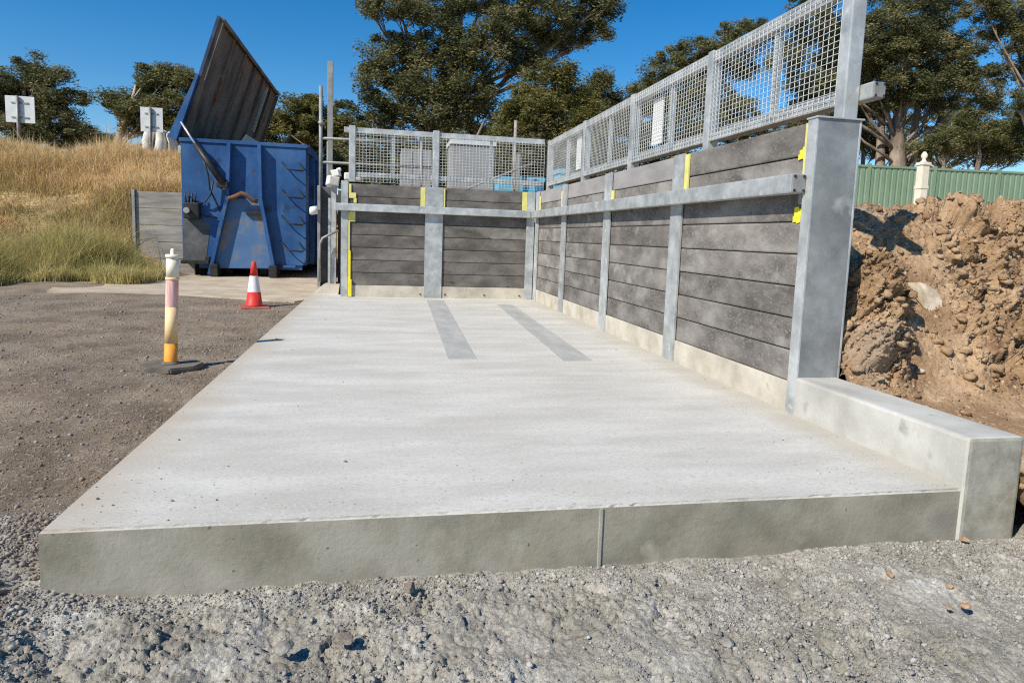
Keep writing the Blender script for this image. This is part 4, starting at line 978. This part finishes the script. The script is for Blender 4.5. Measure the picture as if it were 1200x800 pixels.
tree('dark low scrub seen through the mesh along the back railing', (520, 0), 24, [(450, 180, 34, 22), (500, 185, 34, 20), (550, 180, 34, 22), (600, 185, 34, 22), (640, 180, 34, 24), (420, 185, 24, 26), (690, 175, 40, 24), (740, 165, 40, 26), (800, 155, 44, 26), (860, 140, 44, 26), (440, 208, 40, 14), (510, 210, 40, 14), (580, 212, 40, 14), (650, 212, 40, 14), (720, 205, 40, 16), (790, 192, 40, 18), (860, 178, 40, 18), (920, 165, 30, 20), (398, 205, 26, 18), (372, 200, 22, 18), (470, 198, 34, 18), (530, 200, 34, 18), (600, 200, 34, 18), (660, 195, 34, 18)],
    60000, 'leafB', 'bark', .16, 1.5, .22, .07, .40, G, name='scrub', cat='bush')

# ------------------------------------------------------------------ grass
def blades(n, fx, fy, hmin, hmax, wid, mask, tintf, lean=.35):
    x = rng.uniform(*fx, n); y = rng.uniform(*fy, n); k = mask(x, y); x, y = x[k], y[k]; n = len(x); gx = np.round(x*6)/6+.12*vnoise(x*7, y*7, 66); gy = np.round(y*6)/6+.12*vnoise(x*7+5, y*7, 67); pull = rng.uniform(0, .75, n); x = x+(gx-x)*pull; y = y+(gy-y)*pull
    # gather into tufts
    tx = x+rng.normal(0, .05, n); ty = y+rng.normal(0, .05, n)
    z = ground_h(tx, ty); h = rng.uniform(hmin, hmax, n)*np.clip(1+1.5*fbm(tx*.6, ty*.6, 4, 41), .25, 2)*np.where(rng.uniform(0, 1, n) > .965, 1.7, 1)
    a = rng.uniform(0, 6.283, n); l = np.abs(rng.normal(0, lean, n))*h
    wa = rng.uniform(0, 6.283, n); w = wid*rng.uniform(.6, 1.4, n)
    base = np.stack([tx, ty, z-.03], 1); side = np.stack([np.cos(wa), np.sin(wa), np.zeros(n)], 1)*w[:, None]*.5
    mid = base+np.stack([np.cos(a)*l*.35, np.sin(a)*l*.35, h*.6], 1); tip = base+np.stack([np.cos(a)*l, np.sin(a)*l, h], 1)
    V = np.stack([base-side, base+side, mid+side*.7, mid-side*.7, tip], 1).reshape(-1, 3)
    o = (np.arange(n)*5)[:, None]
    F1 = o+np.array([[0, 1, 2, 3]]); F2 = o+np.array([[3, 2, 4, 4]])
    tri1 = o+np.array([[0, 1, 2]]); tri2 = o+np.array([[0, 2, 3]]); tri3 = o+np.array([[3, 2, 4]])
    Fc = np.concatenate([tri1, tri2, tri3]); t = np.clip(tintf(tx, ty)+rng.normal(0, .16, n), 0, 1)
    return V, Fc, np.concatenate([t, t, t])
def hill_mask(x, y):
    return (y > 15.6+.5*vnoise(x*.8, y*.8, 2)+.0*x) & (x < np.where(y > 18.4, -4.9, -6.0)) & (x > -9-1.15*(y-14)) & (fbm(x*.9, y*.9, 3, 101) > -.42) & (((x+11.2)/1.3)**2+((y-16.6)/.8)**2 > .9)
V, Fc, t = blades(420000, (-34, -4.4), (15.0, 27.5), .14, .42, .017, hill_mask, lambda x, y: .60+1.0*fbm(x*.30, y*.6, 5, 77, .6), .6)
tag(np_mesh('dry_grass', V, Fc, 'grass', tint=t), 'dry straw coloured grass covering the embankment on the left', 'grass', kind='stuff')
def green_mask(x, y):
    cx = -7.0; w = np.exp(-((x+7.2)/2.3)**2-((y-15.6)/1.25)**2)
    return w*(1+1.1*fbm(x*1.2, y*1.2, 3, 6)) > .33
V, Fc, t = blades(150000, (-11.5, -4.8), (13.7, 17.9), .25, .78, .012, green_mask, lambda x, y: .58+.5*fbm(x*.9, y*.9, 3, 17), .6)
tag(np_mesh('green_grass', V, Fc, 'grassg', tint=t), 'pale green grass clump at the foot of the hill beside the concrete apron', 'grass', kind='stuff')
V, Fc, t = blades(2600, (-9, -1.9), (11.2, 13.4), .03, .10, .02, lambda x, y: (vnoise(x*1.5, y*1.5, 3) > .12) & (np.abs(y-12.7-.05*(x+4)) < .45), lambda x, y: .3+0*x, .6)
tag(np_mesh('edge_weeds', V, Fc, 'grass', tint=t), 'short dry weeds along the front edge of the concrete apron', 'weeds', kind='stuff')

# ------------------------------------------------------------------ gravel and rocks
def gz(x, y): return ground_h(np.asarray(x), np.asarray(y))
# foreground crushed rock
n = 95000; x = rng.uniform(-2.6, 4.3, n); y = rng.uniform(1.7, YF-.01, n)
keep = (fbm(x*2.3, y*2.3, 3, 33)+.5*(y > 2.45)+.4*(x < -1.0)) > rng.uniform(-.45, .85, n); x, y = x[keep], y[keep]
sz = .0028+.0022*rng.pareto(2.5, len(x)); sz = np.clip(sz, .0025, .013)
V1, F1, m1 = scatter(np.stack([x, y, gz(x, y)+sz*.25], 1), sz, PROTO, 2)
# stones banked at the slab's left corner and along its front
n = 9000; x = rng.normal(-1.55, .33, n); y = rng.uniform(2.0, 3.3, n); k = (x < XL-.01); x, y = x[k], y[k]
sz = np.clip(.0045+.0036*rng.pareto(3, len(x)), .0045, .016)
V2, F2, m2 = scatter(np.stack([x, y, gz(x, y)+sz*.3], 1), sz, PROTO, 2)
np_f = np.concatenate([F1, F2+len(V1)])
o = np_mesh('gravel', np.concatenate([V1, V2]), np_f, ['stone', 'stoneg', 'stonep'], mi=np.concatenate([m1, np.where(m2 == 1, 2, 0)])); tag(o, 'loose grey crushed rock in front of the slab', 'gravel', kind='stuff')
n = 42000; x = -1.25-np.abs(rng.uniform(0, 1, n)**1.3)*7; y = 2.9+9.5*rng.uniform(0, 1, n)**1.6
sz = np.clip(.0035+.0025*rng.pareto(3, n), .0035, .015)*(1+.06*(y-3))
V1, F1, m1 = scatter(np.stack([x, y, gz(x, y)+sz*.2], 1), sz, PROTO, 2)
o = np_mesh('gravel', V1, F1, ['stonep', 'stone'], mi=m1); tag(o, 'small stones scattered over the brown dirt left of the slab', 'gravel', kind='stuff')
n = 520; x = np.where(rng.uniform(0, 1, n) < .5, XL+.03+np.abs(rng.normal(0, .35, n)), XW-.03-np.abs(rng.normal(0, .30, n))); y = YF+.04+8.5*rng.uniform(0, 1, n)**1.8
k = rng.uniform(0, 1, n) < .35; x[k] = rng.uniform(XL+.1, XW-.1, k.sum()); y[k] = YF+.04+np.abs(rng.normal(0, .35, k.sum()))
sz = np.clip(.0018+.0014*rng.pareto(2.6, n), .0018, .008); ok = (x > XL+.02) & (x < XW-.02); x, y, sz = x[ok], y[ok], sz[ok]
V1, F1, m1 = scatter(np.stack([x, y, sz*.45], 1), sz, PROTO, 2)
o = np_mesh('grit', V1, F1, ['stone', 'stonep'], mi=m1); tag(o, 'scattered grit and tiny stones lying on the concrete slab', 'gravel', kind='stuff')
# clods on the soil bank
inr = np.where((BV[..., 0] < 6.2) & (BV[..., 1] < 5.9) & (BV[..., 1] > 2.5))
wgt = .12+.9*BROUGH[inr]+1.5*BHEAP[inr]; wgt = wgt/wgt.sum()
pk = rng.choice(len(wgt), 12000, p=wgt); pts = BV[inr][pk]
sz = np.clip(.004+.0055*rng.pareto(2.2, len(pk)), .004, .045)
V1, F1, m1 = scatter(pts+np.array([0, -.3, .2])*sz[:, None], sz, PROTO2)
o = np_mesh('soil_clods', V1, F1, ['soil']); tag(o, 'broken clods of orange brown soil lying on the bank behind the kerb', 'soil', kind='stuff')
def rock(px, py, r, lab, m_='stone', group=None, flat=.7, z=-.24, c=None, sx=1.0, rz=0, tilt=0):
    c = P(px, py, 2, z) if c is None else c
    t = bmesh.new(); bmesh.ops.create_icosphere(t, subdivisions=3, radius=1); ph = random.uniform(0, 9)
    axes = [Vector((random.gauss(0, 1), random.gauss(0, 1), random.gauss(0, 1))).normalized() for _ in range(9)]
    for v in t.verts:
        lim = min([1.0]+[(.50+.05*i)/max(.01, v.co.dot(a)) for i, a in enumerate(axes) if v.co.dot(a) > .3])
        q = v.co*lim*(1+.05*math.sin(v.co.x*9+ph)*math.sin(v.co.y*8))
        q = Vector((q.x*sx, q.y, q.z*flat)); q.rotate(Matrix.Rotation(rz, 3, 'Z')); q.rotate(Matrix.Rotation(tilt, 3, 'X')); q.rotate(Matrix.Rotation(.45 if tilt else 0, 3, 'Y'))
        v.co = q*r+c+Vector((0, 0, r*flat*.35))
    b = MB(); b.merge(t); o = b.build('rock', m_, origin=c); tag(o, lab, 'rock', group); return o
R_ = 'loose rocks on the ground in front of the slab'
rock(333, 761, .034, 'flat grey rock lying alone in the foreground left of the slab joint', 'stone', R_, .6)
rock(850, 754, .030, 'pale grey rock, the larger of a pair lying in the right foreground', 'stone', R_)
rock(840, 741, .020, 'pale grey rock, the smaller of a pair lying in the right foreground', 'stone', R_)
rock(1043, 674, .017, 'orange stone lying by itself on the grey ground before the slab front', 'stoneo', R_)
rock(1131, 710, .020, 'orange stone, the largest of a cluster below the kerb end', 'stoneo', R_)
rock(1113, 687, .015, 'pale orange stone at the top of the cluster below the kerb end', 'stoneo', R_)
rock(1112, 713, .012, 'small orange stone at the left of the cluster below the kerb end', 'stoneo', R_)
rock(1131, 633, .020, 'orange stone tucked against the foot of the kerb end', 'stoneo', R_)
rock(480, 690, .028, 'dark grey stone just below the slab front, left of the joint', 'stonep', R_)
rock(403, 752, .032, 'rough dark stone half buried in the foreground crushed rock', 'stonep', R_)
rock(33, 606, .024, 'pale flat chip lying on the brown dirt beside the slab corner', 'palerock', R_, .35)
def bankrock(px, py, y, r, lab, **kw):
    c = bank_at(px, py); return rock(0, 0, r, lab, c=c-Vector((0, -.03, .05))*(r/.15), **kw)
bankrock(1092, 342, 4.55, .15, 'big pale flat rock lying on the orange soil bank', m_='palerock', flat=.42, sx=1.6, rz=-.45, tilt=.75)
bankrock(1190, 520, 2.75, .05, 'orange lump of soil rock at the outer foot of the kerb end', m_='stoneo', flat=.8)
bankrock(1075, 428, 3.9, .035, 'small pale stone on the smooth soil below the big pale rock', m_='palerock', flat=.6)
c = P(392.5, 211, 1, 12.62); b = MB()
for (dx, dz, w, h, a_) in ((-.03, -.02, .10, .085, .35), (.03, .115, .07, .055, -.4), (.05, .19, .04, .03, .2)):
    b.box(c.x+dx-w, c.x+dx+w, c.y-w*.9, c.y+w*.9, c.z+dz-h, c.z+dz+h, bev=.022, rot=Matrix.Translation(c) @ Matrix.Rotation(a_, 4, 'Z') @ Matrix.Rotation(a_*.25, 4, 'Y') @ Matrix.Translation(-c))
for v in b.b.verts: v.co += Vector((.012*math.sin(v.co.z*60), .012*math.cos(v.co.x*55), .012*math.sin(v.co.x*70+v.co.y*50)))
tag(b.build('bundle', 'gravwhite', origin=c), 'crumpled white stepped bundle tucked behind the left end post of the back wall', 'bundle')
c = P(415, 207, 1, 12.5); b = MB(); b.box(c.x-.17, c.x+.17, c.y-.12, c.y+.12, c.z-.075, c.z+.06, bev=.03)
tag(b.build('bundle', 'gravwhite', origin=c), 'white slab shaped bundle on top of the back wall just right of its left post', 'bundle')
